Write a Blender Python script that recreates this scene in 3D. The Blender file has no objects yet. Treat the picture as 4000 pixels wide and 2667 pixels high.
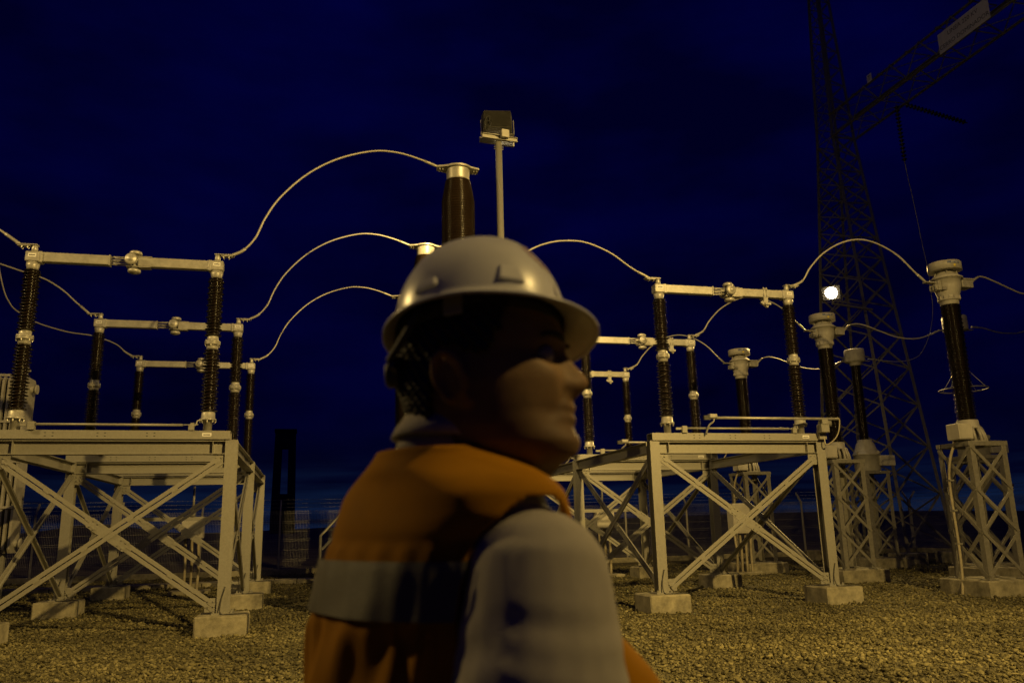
import bpy, bmesh, math, random
import numpy as np
from mathutils import Vector, Matrix, Euler

random.seed(7)
RNG = np.random.default_rng(11)
R = math.radians
S = bpy.context.scene
COL = S.collection

# ------------------------------------------------------------------ camera
YAW, PITCH, ROLL, CAMH = 0.2469, 0.2248, 0.0239, 1.4
cam = bpy.data.cameras.new('camera')
cam.sensor_width = 36.0
cam.lens = 36.0 * 3156.4 / 4000.0
cam.clip_start, cam.clip_end = 0.05, 20000
cam.dof.use_dof = True
cam.dof.focus_distance = 14.0
cam.dof.aperture_fstop = 5.0
camo = bpy.data.objects.new('camera', cam)
COL.objects.link(camo)
fwd = Vector((math.sin(YAW) * math.cos(PITCH), math.cos(YAW) * math.cos(PITCH), math.sin(PITCH)))
r0 = Vector((math.cos(YAW), -math.sin(YAW), 0))
u0 = r0.cross(fwd)
rt = math.cos(ROLL) * r0 - math.sin(ROLL) * u0
up = math.sin(ROLL) * r0 + math.cos(ROLL) * u0
camo.matrix_world = Matrix(((rt.x, up.x, -fwd.x, 0), (rt.y, up.y, -fwd.y, 0), (rt.z, up.z, -fwd.z, CAMH), (0, 0, 0, 1)))
S.camera = camo

# ------------------------------------------------------------------ night sky
W = bpy.data.worlds.new('World')
S.world = W
W.use_nodes = True
nt = W.node_tree
for n in list(nt.nodes):
    nt.nodes.remove(n)
N = lambda t: nt.nodes.new(t)
wo, bg, tc, sx = N('ShaderNodeOutputWorld'), N('ShaderNodeBackground'), N('ShaderNodeTexCoord'), N('ShaderNodeSeparateXYZ')
nt.links.new(tc.outputs['Generated'], sx.inputs[0])
rp = N('ShaderNodeValToRGB')
cr = rp.color_ramp
cr.elements[0].position, cr.elements[0].color = 0.0, (0.0011, 0.0026, 0.0120, 1)
cr.elements[1].position, cr.elements[1].color = 1.0, (0.0002, 0.0002, 0.0100, 1)
for p, c in ((0.05, (0.0006, 0.0011, 0.0110, 1)), (0.14, (0.0003, 0.0004, 0.0150, 1)), (0.35, (0.0003, 0.0004, 0.0215, 1)), (0.55, (0.0003, 0.0004, 0.0250, 1))):
    e = cr.elements.new(p); e.color = c
nt.links.new(sx.outputs[2], rp.inputs[0])
mp = N('ShaderNodeMapping'); mp.inputs['Scale'].default_value = (2.2, 2.2, 6.0)
nz = N('ShaderNodeTexNoise'); nz.inputs['Scale'].default_value = 2.0; nz.inputs['Detail'].default_value = 6
nt.links.new(tc.outputs['Generated'], mp.inputs[0]); nt.links.new(mp.outputs[0], nz.inputs[0])
mr = N('ShaderNodeMapRange'); mr.inputs['From Min'].default_value = 0.35; mr.inputs['From Max'].default_value = 0.7
mr.inputs['To Min'].default_value = 0.58; mr.inputs['To Max'].default_value = 1.42
nt.links.new(nz.outputs[0], mr.inputs[0])
mul = N('ShaderNodeMix'); mul.data_type = 'RGBA'; mul.blend_type = 'MULTIPLY'; mul.inputs[0].default_value = 1
nt.links.new(rp.outputs[0], mul.inputs[6]); nt.links.new(mr.outputs[0], mul.inputs[7])
# thin streaks of cloud low over the horizon
mp2 = N('ShaderNodeMapping'); mp2.inputs['Scale'].default_value = (3, 3, 42); mp2.inputs['Location'].default_value = (0.3, 0.1, 0.4)
nz2 = N('ShaderNodeTexNoise'); nz2.inputs['Scale'].default_value = 1.5; nz2.inputs['Detail'].default_value = 5
nt.links.new(tc.outputs['Generated'], mp2.inputs[0]); nt.links.new(mp2.outputs[0], nz2.inputs[0])
st = N('ShaderNodeMapRange'); st.inputs['From Min'].default_value = 0.42; st.inputs['From Max'].default_value = 0.66
nt.links.new(nz2.outputs[0], st.inputs[0])
el = N('ShaderNodeMapRange'); el.inputs['From Min'].default_value = 0.09; el.inputs['From Max'].default_value = 0.0
nt.links.new(sx.outputs[2], el.inputs[0])
mm = N('ShaderNodeMath'); mm.operation = 'MULTIPLY'
nt.links.new(st.outputs[0], mm.inputs[0]); nt.links.new(el.outputs[0], mm.inputs[1])
add = N('ShaderNodeMix'); add.data_type = 'RGBA'; add.inputs[7].default_value = (0.0045, 0.0120, 0.0420, 1)
nt.links.new(mm.outputs[0], add.inputs[0]); nt.links.new(mul.outputs[2], add.inputs[6])
nt.links.new(add.outputs[2], bg.inputs[0]); bg.inputs[1].default_value = 1.0
nt.links.new(bg.outputs[0], wo.inputs[0])

S.view_settings.view_transform = 'Standard'
S.view_settings.look = 'None'
S.view_settings.exposure = 0.0
S.view_settings.gamma = 1.0
S.render.engine = 'CYCLES'
S.cycles.use_denoising = True
S.cycles.max_bounces = 6
S.cycles.sample_clamp_indirect = 4.0

LAMP_COL = (1.0, 0.665, 0.19)
KEY_W, BACK_W, RIGHT_W, LEFT_W = 12500, 3200, 2600, 2000

# ------------------------------------------------------------------ materials
MATS = {}
def mat(name, col, rough=0.6, metal=0.0, var=0.12, scale=6.0, bump=0.0, bscale=60.0, spec=0.5, emit=None, coat=0.0, sss=0.0, col2=None, sheen=0.0):
    m = bpy.data.materials.new(name); m.use_nodes = True
    t = m.node_tree; b = t.nodes['Principled BSDF']
    b.inputs['Roughness'].default_value = rough; b.inputs['Metallic'].default_value = metal
    b.inputs['Specular IOR Level'].default_value = spec; b.inputs['Coat Weight'].default_value = coat
    if sss:
        b.inputs['Subsurface Weight'].default_value = sss; b.inputs['Subsurface Radius'].default_value = (0.012, 0.005, 0.003); b.inputs['Subsurface Scale'].default_value = 1.0
    if sheen: b.inputs['Sheen Weight'].default_value = sheen
    b.inputs['Base Color'].default_value = (*col, 1)
    if emit:
        b.inputs['Emission Color'].default_value = (*emit[0], 1); b.inputs['Emission Strength'].default_value = emit[1]
    if var or bump:
        tcx = t.nodes.new('ShaderNodeTexCoord')
        nzx = t.nodes.new('ShaderNodeTexNoise'); nzx.inputs['Scale'].default_value = scale; nzx.inputs['Detail'].default_value = 7; nzx.inputs['Roughness'].default_value = 0.65
        t.links.new(tcx.outputs['Object'], nzx.inputs[0])
        if var:
            rmp = t.nodes.new('ShaderNodeValToRGB')
            a = tuple(max(0, c * (1 - 2.2 * var)) for c in col); d = tuple(min(1, c * (1 + 1.6 * var)) for c in (col2 or col))
            rmp.color_ramp.elements[0].position = 0.32; rmp.color_ramp.elements[0].color = (*a, 1)
            rmp.color_ramp.elements[1].position = 0.70; rmp.color_ramp.elements[1].color = (*d, 1)
            t.links.new(nzx.outputs[0], rmp.inputs[0]); t.links.new(rmp.outputs[0], b.inputs['Base Color'])
            rr = t.nodes.new('ShaderNodeMapRange'); rr.inputs['To Min'].default_value = max(0.05, rough - 0.1); rr.inputs['To Max'].default_value = min(1, rough + 0.12)
            t.links.new(nzx.outputs[0], rr.inputs[0]); t.links.new(rr.outputs[0], b.inputs['Roughness'])
        if bump:
            nb = t.nodes.new('ShaderNodeTexNoise'); nb.inputs['Scale'].default_value = bscale; nb.inputs['Detail'].default_value = 4
            t.links.new(tcx.outputs['Object'], nb.inputs[0])
            bp = t.nodes.new('ShaderNodeBump'); bp.inputs['Strength'].default_value = bump; bp.inputs['Distance'].default_value = 0.01
            t.links.new(nb.outputs[0], bp.inputs['Height']); t.links.new(bp.outputs[0], b.inputs['Normal'])
    MATS[name] = m
    return m

STEEL = mat('galvanised_steel', (0.295, 0.285, 0.25), 0.48, 0.30, 0.06, 45.0, 0.08, 90)
STEEL_D = mat('weathered_steel', (0.23, 0.22, 0.195), 0.55, 0.25, 0.10, 18.0, 0.12, 60)
ALU = mat('aluminium', (0.42, 0.405, 0.36), 0.42, 0.35, 0.10, 9.0, 0.08, 50)
ALU_PAINT = mat('grey_paint', (0.36, 0.345, 0.31), 0.5, 0.0, 0.10, 6.0, 0.06, 60)
CONC = mat('concrete', (0.29, 0.265, 0.19), 0.9, 0.0, 0.24, 5.0, 0.35, 70)
PORC = mat('brown_porcelain', (0.014, 0.009, 0.0065), 0.24, 0.0, 0.10, 4.0, 0, 0, 0.6)
PORC_CT = mat('dark_brown_porcelain', (0.013, 0.0085, 0.0065), 0.24, 0.0, 0.10, 4.0, 0, 0, 0.6)
PORC_B = mat('glazed_brown_porcelain', (0.024, 0.015, 0.009), 0.22, 0.0, 0.10, 4.0, 0, 0, 0.6)
BOX = mat('cabinet_paint', (0.42, 0.40, 0.35), 0.5, 0.0, 0.07, 5.0, 0.03, 80)
BLACK = mat('black_rubber_slot_shade', (0.02, 0.02, 0.02), 0.7, 0.0, 0.0)
DARKMET = mat('dark_cast_aluminium', (0.055, 0.053, 0.048), 0.55, 0.2, 0.12, 9.0)
CONDUIT = mat('flexible_conduit', (0.33, 0.29, 0.20), 0.6, 0.0, 0.12, 8.0)
WIRE = mat('bare_aluminium_strand', (0.40, 0.38, 0.33), 0.5, 0.3, 0.06, 3.0)
STICK = mat('white_sticker', (0.78, 0.77, 0.74), 0.6, 0, 0)
INK = mat('dark_ink', (0.03, 0.03, 0.035), 0.6, 0, 0)
BLUE_LABEL = mat('blue_label', (0.03, 0.05, 0.16), 0.5, 0, 0)
YELLOW = mat('yellow_gauge', (0.65, 0.52, 0.08), 0.4, 0, 0)
GLASS_ON = mat('lit_lamp_glass', (1, 0.9, 0.7), 0.3, 0, 0, emit=((1.0, 0.80, 0.48), 260.0))
DESERT = mat('desert_soil', (0.14, 0.115, 0.085), 0.95, 0, 0.25, 0.15, 0.4, 3.0)
SIGNW = mat('sign_white', (0.74, 0.72, 0.68), 0.55, 0, 0.05, 3)
FENCEM = mat('fence_wire', (0.30, 0.29, 0.27), 0.5, 0.3, 0.0)
DARKCONC = mat('far_concrete', (0.06, 0.058, 0.055), 0.95, 0, 0.08, 0.02)

def gravel_mat(name, island):
    m = bpy.data.materials.new(name); m.use_nodes = True
    t = m.node_tree; b = t.nodes['Principled BSDF']; b.inputs['Roughness'].default_value = 0.9
    rmp = t.nodes.new('ShaderNodeValToRGB'); cr = rmp.color_ramp
    cr.elements[0].color = (0.060, 0.052, 0.022, 1); cr.elements[1].color = (0.29, 0.255, 0.13, 1)
    for p, c in ((0.3, (0.115, 0.100, 0.045, 1)), (0.65, (0.170, 0.150, 0.068, 1)), (0.9, (0.225, 0.198, 0.095, 1))):
        e = cr.elements.new(p); e.color = c
    tcx = t.nodes.new('ShaderNodeTexCoord')
    if island:
        g = t.nodes.new('ShaderNodeNewGeometry'); t.links.new(g.outputs['Random Per Island'], rmp.inputs[0])
        nb = t.nodes.new('ShaderNodeTexNoise'); nb.inputs['Scale'].default_value = 90
    else:
        v = t.nodes.new('ShaderNodeTexVoronoi'); v.inputs['Scale'].default_value = 42
        t.links.new(tcx.outputs['Object'], v.inputs['Vector'])
        sep = t.nodes.new('ShaderNodeSeparateColor'); t.links.new(v.outputs['Color'], sep.inputs[0])
        ml = t.nodes.new('ShaderNodeMath'); ml.operation = 'MULTIPLY'; ml.inputs[1].default_value = 0.8
        t.links.new(sep.outputs[0], ml.inputs[0]); t.links.new(ml.outputs[0], rmp.inputs[0])
        nb = t.nodes.new('ShaderNodeTexVoronoi'); nb.inputs['Scale'].default_value = 42
    t.links.new(tcx.outputs['Object'], nb.inputs['Vector'])
    bp = t.nodes.new('ShaderNodeBump'); bp.inputs['Strength'].default_value = 0.5 if island else 1.0; bp.inputs['Distance'].default_value = 0.01 if island else 0.03
    if not island: bp.invert = True
    t.links.new(nb.outputs[0], bp.inputs['Height']); t.links.new(bp.outputs[0], b.inputs['Normal'])
    geo = t.nodes.new('ShaderNodeNewGeometry'); lo = t.nodes.new('ShaderNodeTexNoise'); lo.inputs['Scale'].default_value = 0.55; lo.inputs['Detail'].default_value = 5
    t.links.new(geo.outputs['Position'], lo.inputs['Vector'])
    lr = t.nodes.new('ShaderNodeMapRange'); lr.inputs['From Min'].default_value = 0.36; lr.inputs['From Max'].default_value = 0.64; lr.inputs['To Min'].default_value = 0.62; lr.inputs['To Max'].default_value = 1.12
    t.links.new(lo.outputs[0], lr.inputs[0])
    mx = t.nodes.new('ShaderNodeMix'); mx.data_type = 'RGBA'; mx.blend_type = 'MULTIPLY'; mx.inputs[0].default_value = 1
    t.links.new(rmp.outputs[0], mx.inputs[6]); t.links.new(lr.outputs[0], mx.inputs[7]); t.links.new(mx.outputs[2], b.inputs['Base Color'])
    return m
GRAVEL = gravel_mat('gravel_bed', False)
STONE = gravel_mat('crushed_stone', True)

# ------------------------------------------------------------------ mesh helpers
class MB:
    def __init__(s):
        s.v = []; s.f = []; s.s = []
    def add(s, vs, fs, smooth=False):
        o = len(s.v); s.v += [tuple(p) for p in vs]; s.f += [tuple(i + o for i in f) for f in fs]; s.s += [smooth] * len(fs); return s
    def box(s, c, d, rot=None, ch=0.0):
        hx, hy, hz = d[0] / 2, d[1] / 2, d[2] / 2
        if ch <= 0:
            vs = [(x * hx, y * hy, z * hz) for z in (-1, 1) for y in (-1, 1) for x in (-1, 1)]
            fs = [(0, 2, 3, 1), (4, 5, 7, 6), (0, 1, 5, 4), (2, 6, 7, 3), (0, 4, 6, 2), (1, 3, 7, 5)]
        else:
            vs = []; idx = {}
            for sx_ in (-1, 1):
                for sy_ in (-1, 1):
                    for sz_ in (-1, 1):
                        for a in range(3):
                            q = [sx_ * (hx - ch), sy_ * (hy - ch), sz_ * (hz - ch)]; q[a] = (sx_, sy_, sz_)[a] * (hx, hy, hz)[a]
                            idx[(sx_, sy_, sz_, a)] = len(vs); vs.append(tuple(q))
            fs = []
            for a in range(3):
                b, c2 = (a + 1) % 3, (a + 2) % 3
                for sg in (-1, 1):
                    ring = []
                    for p, q in ((-1, -1), (1, -1), (1, 1), (-1, 1)):
                        k = [0, 0, 0]; k[a] = sg; k[b] = p; k[c2] = q; ring.append(idx[(*k, a)])
                    fs.append(tuple(ring if sg > 0 else ring[::-1]))
                for p in (-1, 1):
                    for q in (-1, 1):
                        k0 = [0, 0, 0]; k1 = [0, 0, 0]; k0[b] = k1[b] = p; k0[c2] = k1[c2] = q; k0[a] = -1; k1[a] = 1
                        ring = [idx[(*k0, b)], idx[(*k1, b)], idx[(*k1, c2)], idx[(*k0, c2)]]
                        fs.append(tuple(ring if p * q < 0 else ring[::-1]))
            for sx_ in (-1, 1):
                for sy_ in (-1, 1):
                    for sz_ in (-1, 1):
                        ring = [idx[(sx_, sy_, sz_, a)] for a in range(3)]
                        fs.append(tuple(ring if sx_ * sy_ * sz_ > 0 else ring[::-1]))
        c = Vector(c)
        if rot is not None:
            vs = [rot @ Vector(p) for p in vs]
        return s.add([(p[0] + c.x, p[1] + c.y, p[2] + c.z) for p in vs], fs)
    def extr(s, p0, p1, sec, upv=(0, 0, 1)):
        """extrude closed 2D sections (list of polygons in (side, up)) from p0 to p1"""
        p0, p1 = Vector(p0), Vector(p1); d = (p1 - p0).normalized(); upv = Vector(upv)
        if abs(d.dot(upv)) > 0.98: upv = Vector((0, 1, 0))
        sd = d.cross(upv).normalized(); u = sd.cross(d)
        for poly in (sec if isinstance(sec[0][0], (tuple, list)) else [sec]):
            n = len(poly)
            vs = [p + sd * a + u * b for p in (p0, p1) for a, b in poly]
            ar = sum(poly[i][0] * poly[(i + 1) % n][1] - poly[(i + 1) % n][0] * poly[i][1] for i in range(n))
            fs = [(i, (i + 1) % n, n + (i + 1) % n, n + i) for i in range(n)] + [tuple(range(n - 1, -1, -1)), tuple(range(n, 2 * n))]
            if ar > 0: fs = [f[::-1] for f in fs]
            s.add(vs, fs)
        return s
    def lathe(s, prof, c=(0, 0, 0), n=24, axis=None, smooth=True):
        c = Vector(c); M = None
        if axis is not None: M = Vector((0, 0, 1)).rotation_difference(Vector(axis).normalized()).to_matrix()
        vs = []; fs = []
        for r, z in prof:
            for i in range(n):
                a = 2 * math.pi * i / n; p = Vector((r * math.cos(a), r * math.sin(a), z))
                if M: p = M @ p
                vs.append(p + c)
        for j in range(len(prof) - 1):
            for i in range(n):
                k = (i + 1) % n; fs.append((j * n + i, j * n + k, (j + 1) * n + k, (j + 1) * n + i))
        s.add(vs, fs, smooth)
        m = len(prof) - 1
        o = len(s.v) - len(vs)
        if prof[0][0] > 1e-6: s.f.append(tuple(o + i for i in range(n - 1, -1, -1))); s.s.append(False)
        if prof[-1][0] > 1e-6: s.f.append(tuple(o + m * n + i for i in range(n))); s.s.append(False)
        return s
    def tube(s, pts, r, n=8, smooth=True):
        pts = [Vector(p) for p in pts]; rs = r if isinstance(r, (list, tuple)) else [r] * len(pts)
        vs = []; fs = []; ref = None
        for j, p in enumerate(pts):
            t = (pts[min(j + 1, len(pts) - 1)] - pts[max(j - 1, 0)]).normalized()
            if ref is None: ref = Vector((0, 0, 1)) if abs(t.z) < 0.9 else Vector((0, 1, 0))
            sd = t.cross(ref).normalized(); ref = sd.cross(t)
            for i in range(n):
                a = 2 * math.pi * i / n; vs.append(p + (sd * math.cos(a) + ref * math.sin(a)) * rs[j])
        for j in range(len(pts) - 1):
            for i in range(n):
                k = (i + 1) % n; fs.append((j * n + i, (j + 1) * n + i, (j + 1) * n + k, j * n + k))
        o = len(s.v); s.add(vs, fs, smooth)
        m = len(pts) - 1
        s.f.append(tuple(o + i for i in range(n))); s.s.append(False)
        s.f.append(tuple(o + m * n + i for i in range(n - 1, -1, -1))); s.s.append(False)
        return s
    def ball(s, c, r, n=14, m=9, rot=None):
        r = r if isinstance(r, (tuple, list)) else (r, r, r); c = Vector(c); vs = []; fs = []
        for j in range(m + 1):
            ph = -math.pi / 2 + math.pi * j / m
            for i in range(n):
                a = 2 * math.pi * i / n; p = Vector((r[0] * math.cos(ph) * math.cos(a), r[1] * math.cos(ph) * math.sin(a), r[2] * math.sin(ph)))
                if rot is not None: p = rot @ p
                vs.append(p + c)
        for j in range(m):
            for i in range(n):
                k = (i + 1) % n; fs.append((j * n + i, j * n + k, (j + 1) * n + k, (j + 1) * n + i))
        return s.add(vs, fs, True)
    def capsule(s, p0, p1, ra, rb, n=16):
        p0, p1 = Vector(p0), Vector(p1); d = (p1 - p0).normalized()
        pts, rs = [], []
        for k in range(5):
            a = math.pi / 2 * (1 - k / 4); pts.append(p0 - d * ra * math.sin(a)); rs.append(max(1e-4, ra * math.cos(a)))
        for k in range(5):
            a = math.pi / 2 * k / 4; pts.append(p1 + d * rb * math.sin(a)); rs.append(max(1e-4, rb * math.cos(a)))
        return s.tube(pts, rs, n)
    def mesh(s, name):
        m = bpy.data.meshes.new(name); m.from_pydata(s.v, [], s.f)
        m.polygons.foreach_set('use_smooth', s.s); m.update(); return m
    def build(s, name, material, parent=None, loc=(0, 0, 0)):
        return put(s.mesh(name), name, material, parent, loc)

def put(me, name, material, parent=None, loc=(0, 0, 0)):
    if material is not None and not me.materials: me.materials.append(material)
    o = bpy.data.objects.new(name, me); o.parent = parent; o.location = loc
    COL.objects.link(o); return o

def thing(name, label, cat, loc=(0, 0, 0), rz=0.0, group=None):
    o = bpy.data.objects.new(name, None); o.empty_display_size = 0.2
    o.location = loc; o.rotation_euler = (0, 0, rz); COL.objects.link(o)
    return tag(o, label, cat, group)
def tag(o, label=None, cat=None, group=None, kind=None):
    if label: o['label'] = label
    if cat: o['category'] = cat
    if group: o['group'] = group
    if kind: o['kind'] = kind
    return o
KIDS = {}
def copy_tree(o, parent=None, loc=None, label=None, group=None):
    c = o.copy(); c.parent = parent; COL.objects.link(c)
    if loc is not None: c.location = loc
    if label: c['label'] = label
    if group: c['group'] = group
    for ch in [k for k in ORIG.get(o.name, [])]:
        copy_tree(ch, c)
    return c
ORIG = {}
def index_children():
    ORIG.clear()
    for o in COL.objects:
        if o.parent: ORIG.setdefault(o.parent.name, []).append(o)

def h_sec(w, d, tf, tw):
    """H section: flanges at +-d/2 along 'up', width w along 'side'"""
    return [[(-w/2, d/2 - tf), (w/2, d/2 - tf), (w/2, d/2), (-w/2, d/2)], [(-w/2, -d/2), (w/2, -d/2), (w/2, -d/2 + tf), (-w/2, -d/2 + tf)],
            [(-tw/2, -d/2 + tf), (tw/2, -d/2 + tf), (tw/2, d/2 - tf), (-tw/2, d/2 - tf)]]
def l_sec(a, t, sx_=1, sy_=1):
    p = [(0, 0), (a, 0), (a, t), (t, t), (t, a), (0, a)]
    p = [(x * sx_, y * sy_) for x, y in p]
    return p if sx_ * sy_ > 0 else p[::-1]

def text_mesh(txt, size, extrude=0.001, align='CENTER'):
    cu = bpy.data.curves.new('lettering', 'FONT'); cu.body = txt; cu.size = size; cu.extrude = extrude
    cu.align_x = align; cu.align_y = 'CENTER'; cu.resolution_u = 3
    o = bpy.data.objects.new('lettering_source', cu); COL.objects.link(o)
    dg = bpy.context.evaluated_depsgraph_get()
    me = bpy.data.meshes.new_from_object(o.evaluated_get(dg)); bpy.data.objects.remove(o); return me

def smooth_path(pts, n=10):
    """Catmull-Rom through pts"""
    P = [Vector(p) for p in pts]; P = [P[0] * 2 - P[1]] + P + [P[-1] * 2 - P[-2]]; out = []
    for i in range(1, len(P) - 2):
        a, b, c, d = P[i - 1:i + 3]
        for k in range(n):
            t = k / n
            out.append(0.5 * ((2 * b) + (c - a) * t + (2 * a - 5 * b + 4 * c - d) * t * t + (3 * b - a - 3 * c + d) * t ** 3))
    out.append(P[-2]); return out

ROW = [12.79, 16.83, 20.87]
RN = ['front', 'middle', 'rear']

# ------------------------------------------------------------------ ground, hills, far tower
mb = MB(); n = 64; vs = [(0, 0, -0.01)]
for rr_ in (60, 400, 2500, 9000):
    for i in range(n):
        a = 2 * math.pi * i / n; vs.append((rr_ * math.cos(a), rr_ * math.sin(a), -0.01 if rr_ <= 60 else (-0.6 if rr_ < 500 else -2.0)))
fs = [(0, 1 + i, 1 + (i + 1) % n) for i in range(n)]
for j in range(3):
    for i in range(n):
        k = (i + 1) % n; fs.append((1 + j * n + i, 1 + (j + 1) * n + i, 1 + (j + 1) * n + k, 1 + j * n + k))
mb.add(vs, fs); tag(mb.build('ground', DESERT), kind='structure')
mb = MB(); mb.add([(-22, -14, 0), (24.2, -14, 0), (24.2, 29.3, 0), (-22, 29.3, 0)], [(0, 1, 2, 3)])
tag(mb.build('gravel_yard', GRAVEL), kind='structure')
# low ridge on the horizon
mb = MB(); vs = []; fs = []; NN = 240
for i in range(NN + 1):
    a = R(-75) + R(150) * i / NN   # azimuth measured from +v towards +u
    hgt = 6 + 9 * abs(math.sin(a * 3.1 + 0.6)) + 5 * math.sin(a * 11) + 34 * math.exp(-((a + 0.22) / 0.055) ** 2) + 14 * math.exp(-((a - 0.5) / 0.2) ** 2)
    for d_, z in ((2300, -3), (2600, max(1, hgt * 0.55)), (2800, max(2, hgt)), (3300, -3)):
        vs.append((d_ * math.sin(a), d_ * math.cos(a), z))
for i in range(NN):
    for j in range(3):
        fs.append((i * 4 + j, i * 4 + j + 1, (i + 1) * 4 + j + 1, (i + 1) * 4 + j))
mb.add(vs, fs, True); tag(mb.build('hills', DESERT), kind='structure')

# far solar tower: two concrete legs round a tall slot
t = thing('concrete_tower', 'distant dark concrete tower with a tall slot standing beyond the fence', 'tower', (-43, 1500, -2))
for sx_ in (-1, 1):
    mb = MB()
    mb.add([(sx_*21, -18, 0), (sx_*7.5, -18, 0), (sx_*7.5, 18, 0), (sx_*21, 18, 0), (sx_*17.5, -16, 176), (sx_*5.2, -16, 176), (sx_*5.2, 16, 176), (sx_*17.5, 16, 176)],
           [(0, 1, 5, 4), (1, 2, 6, 5), (2, 3, 7, 6), (3, 0, 4, 7), (4, 5, 6, 7), (3, 2, 1, 0)])
    mb.build('shaft', DARKCONC, t)
mb = MB(); mb.box((0, 0, 162), (15, 31.9, 28)); mb.build('upper_core', DARKCONC, t)
mb = MB(); mb.box((0, 0, 34), (18, 33, 68)); mb.build('lower_core', DARKCONC, t)
mb = MB(); mb.box((0, 0, 178.5), (38, 34, 5.2)); mb.build('top_slab', DARKCONC, t)

# kerbs under the fence line
mb = MB(); mb.box((1.1, 29.42, 0.05), (46.4, 0.24, 0.26), ch=0.012); tag(mb.build('kerb', CONC), kind='structure')
mb = MB(); mb.box((24.42, 20.0, 0.05), (0.24, 18.6, 0.26), ch=0.012); tag(mb.build('kerb', CONC), kind='structure')

# ------------------------------------------------------------------ loose crushed stone
def stones():
    pts = []; sz = []
    fw = np.array([math.sin(YAW), math.cos(YAW)]); rg = np.array([math.cos(YAW), -math.sin(YAW)])
    for d0, d1, dens, s0 in ((5.5, 9.5, 850, 0.026), (9.5, 13, 800, 0.027), (13, 18, 340, 0.033), (18, 23, 150, 0.038), (23, 29, 60, 0.042)):
        area_w = 2 * d1 * 0.76; cnt = int(dens * area_w * (d1 - d0))
        dd = RNG.uniform(d0, d1, cnt); ll = RNG.uniform(-0.76, 0.76, cnt) * d1
        p = np.outer(dd, fw) + np.outer(ll, rg); ok = (np.abs(ll) < dd * 0.74 + 0.3) & (p[:, 1] < 29.2) & (p[:, 0] < 24.1)
        p = p[ok]; pts.append(p); sz.append(s0 * np.exp(RNG.normal(0, 0.50, len(p))))
    p = np.vstack(pts); s = np.clip(np.concatenate(sz), 0.010, 0.075); n = len(p)
    base = np.array([(x, y, z) for z in (-1, 1) for y in (-1, 1) for x in (-1, 1)], float)
    V = base[None] * (1 + RNG.uniform(-0.55, 0.40, (n, 8, 3)))
    V *= (s[:, None] * np.stack([RNG.uniform(0.65, 1.15, n), RNG.uniform(0.55, 0.9, n), RNG.uniform(0.35, 0.65, n)], 1))[:, None, :] if False else (s[:, None, None] * np.stack([RNG.uniform(0.7, 1.2, n), RNG.uniform(0.5, 0.9, n), RNG.uniform(0.32, 0.62, n)], 1)[:, None, :])
    V *= 0.37
    ax, ay, az = RNG.normal(0, 0.35, n), RNG.normal(0, 0.35, n), RNG.uniform(0, 6.283, n)
    def rot(V, i, j, a):
        c, s_ = np.cos(a)[:, None], np.sin(a)[:, None]; x, y = V[:, :, i].copy(), V[:, :, j].copy()
        V[:, :, i] = x * c - y * s_; V[:, :, j] = x * s_ + y * c
    rot(V, 1, 2, ax); rot(V, 0, 2, ay); rot(V, 0, 1, az)
    V[:, :, 0] += p[:, 0:1]; V[:, :, 1] += p[:, 1:2]; V[:, :, 2] += (s * RNG.uniform(0.10, 0.42, n))[:, None]
    F = np.array([(0, 2, 3, 1), (4, 5, 7, 6), (0, 1, 5, 4), (2, 6, 7, 3), (0, 4, 6, 2), (1, 3, 7, 5)])
    faces = (F[None] + (np.arange(n) * 8)[:, None, None]).reshape(-1, 4)
    me = bpy.data.meshes.new('gravel_stones'); me.vertices.add(n * 8); me.vertices.foreach_set('co', V.reshape(-1))
    nf = len(faces); me.loops.add(nf * 4); me.loops.foreach_set('vertex_index', faces.reshape(-1).astype(np.int32))
    me.polygons.add(nf); me.polygons.foreach_set('loop_start', (np.arange(nf) * 4).astype(np.int32)); me.polygons.foreach_set('loop_total', np.full(nf, 4, np.int32))
    me.update(calc_edges=True)
    o = put(me, 'gravel_stones', STONE)
    tag(o, 'loose grey crushed stone covering the substation yard', 'gravel', kind='stuff')
stones()

# ------------------------------------------------------------------ support frames under the disconnectors
PU, PZ0, PZ1 = 1.59, 0.28, 2.755
def brace_part(p0, p1, nrm, w=0.056, gap=0.016, name='brace', parent=None, mat_=None):
    """two angles back to back, with packing plates in the slot"""
    p0, p1, nrm = Vector(p0), Vector(p1), Vector(nrm); L = (p1 - p0).length
    m = MB(); t = 0.009
    for s_ in (-1, 1):
        a = gap / 2
        m.extr(p0, p1, [[(s_*a, 0), (s_*(a+w), 0), (s_*(a+w), t), (s_*a, t)] if s_ < 0 else [(a, 0), (a+w, 0), (a+w, t), (a, t)],
                        [(s_*a, -w), (s_*(a+t), -w), (s_*(a+t), -0.0005), (s_*a, -0.0005)] if s_ < 0 else [(a, -w), (a+t, -w), (a+t, -0.0005), (a, -0.0005)]], nrm)
    k = max(2, int(L / 0.62)); d = (p1 - p0).normalized(); sd = d.cross(nrm).normalized()
    rot = Matrix((d, sd, nrm)).transposed()
    for i in range(k + 1):
        c = p0 + d * (0.06 + (L - 0.12) * i / k) + nrm * (-0.02)
        m.box(c, (0.09, gap * 0.98, 0.075), rot)
    return m.build(name, mat_ or STEEL, parent)

def bolt(m, c, nrm, r=0.013, h=0.014):
    m.lathe([(r, 0), (r, h), (r * 0.45, h), (r * 0.45, h + 0.01)], c, 6, nrm, smooth=False)

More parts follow.
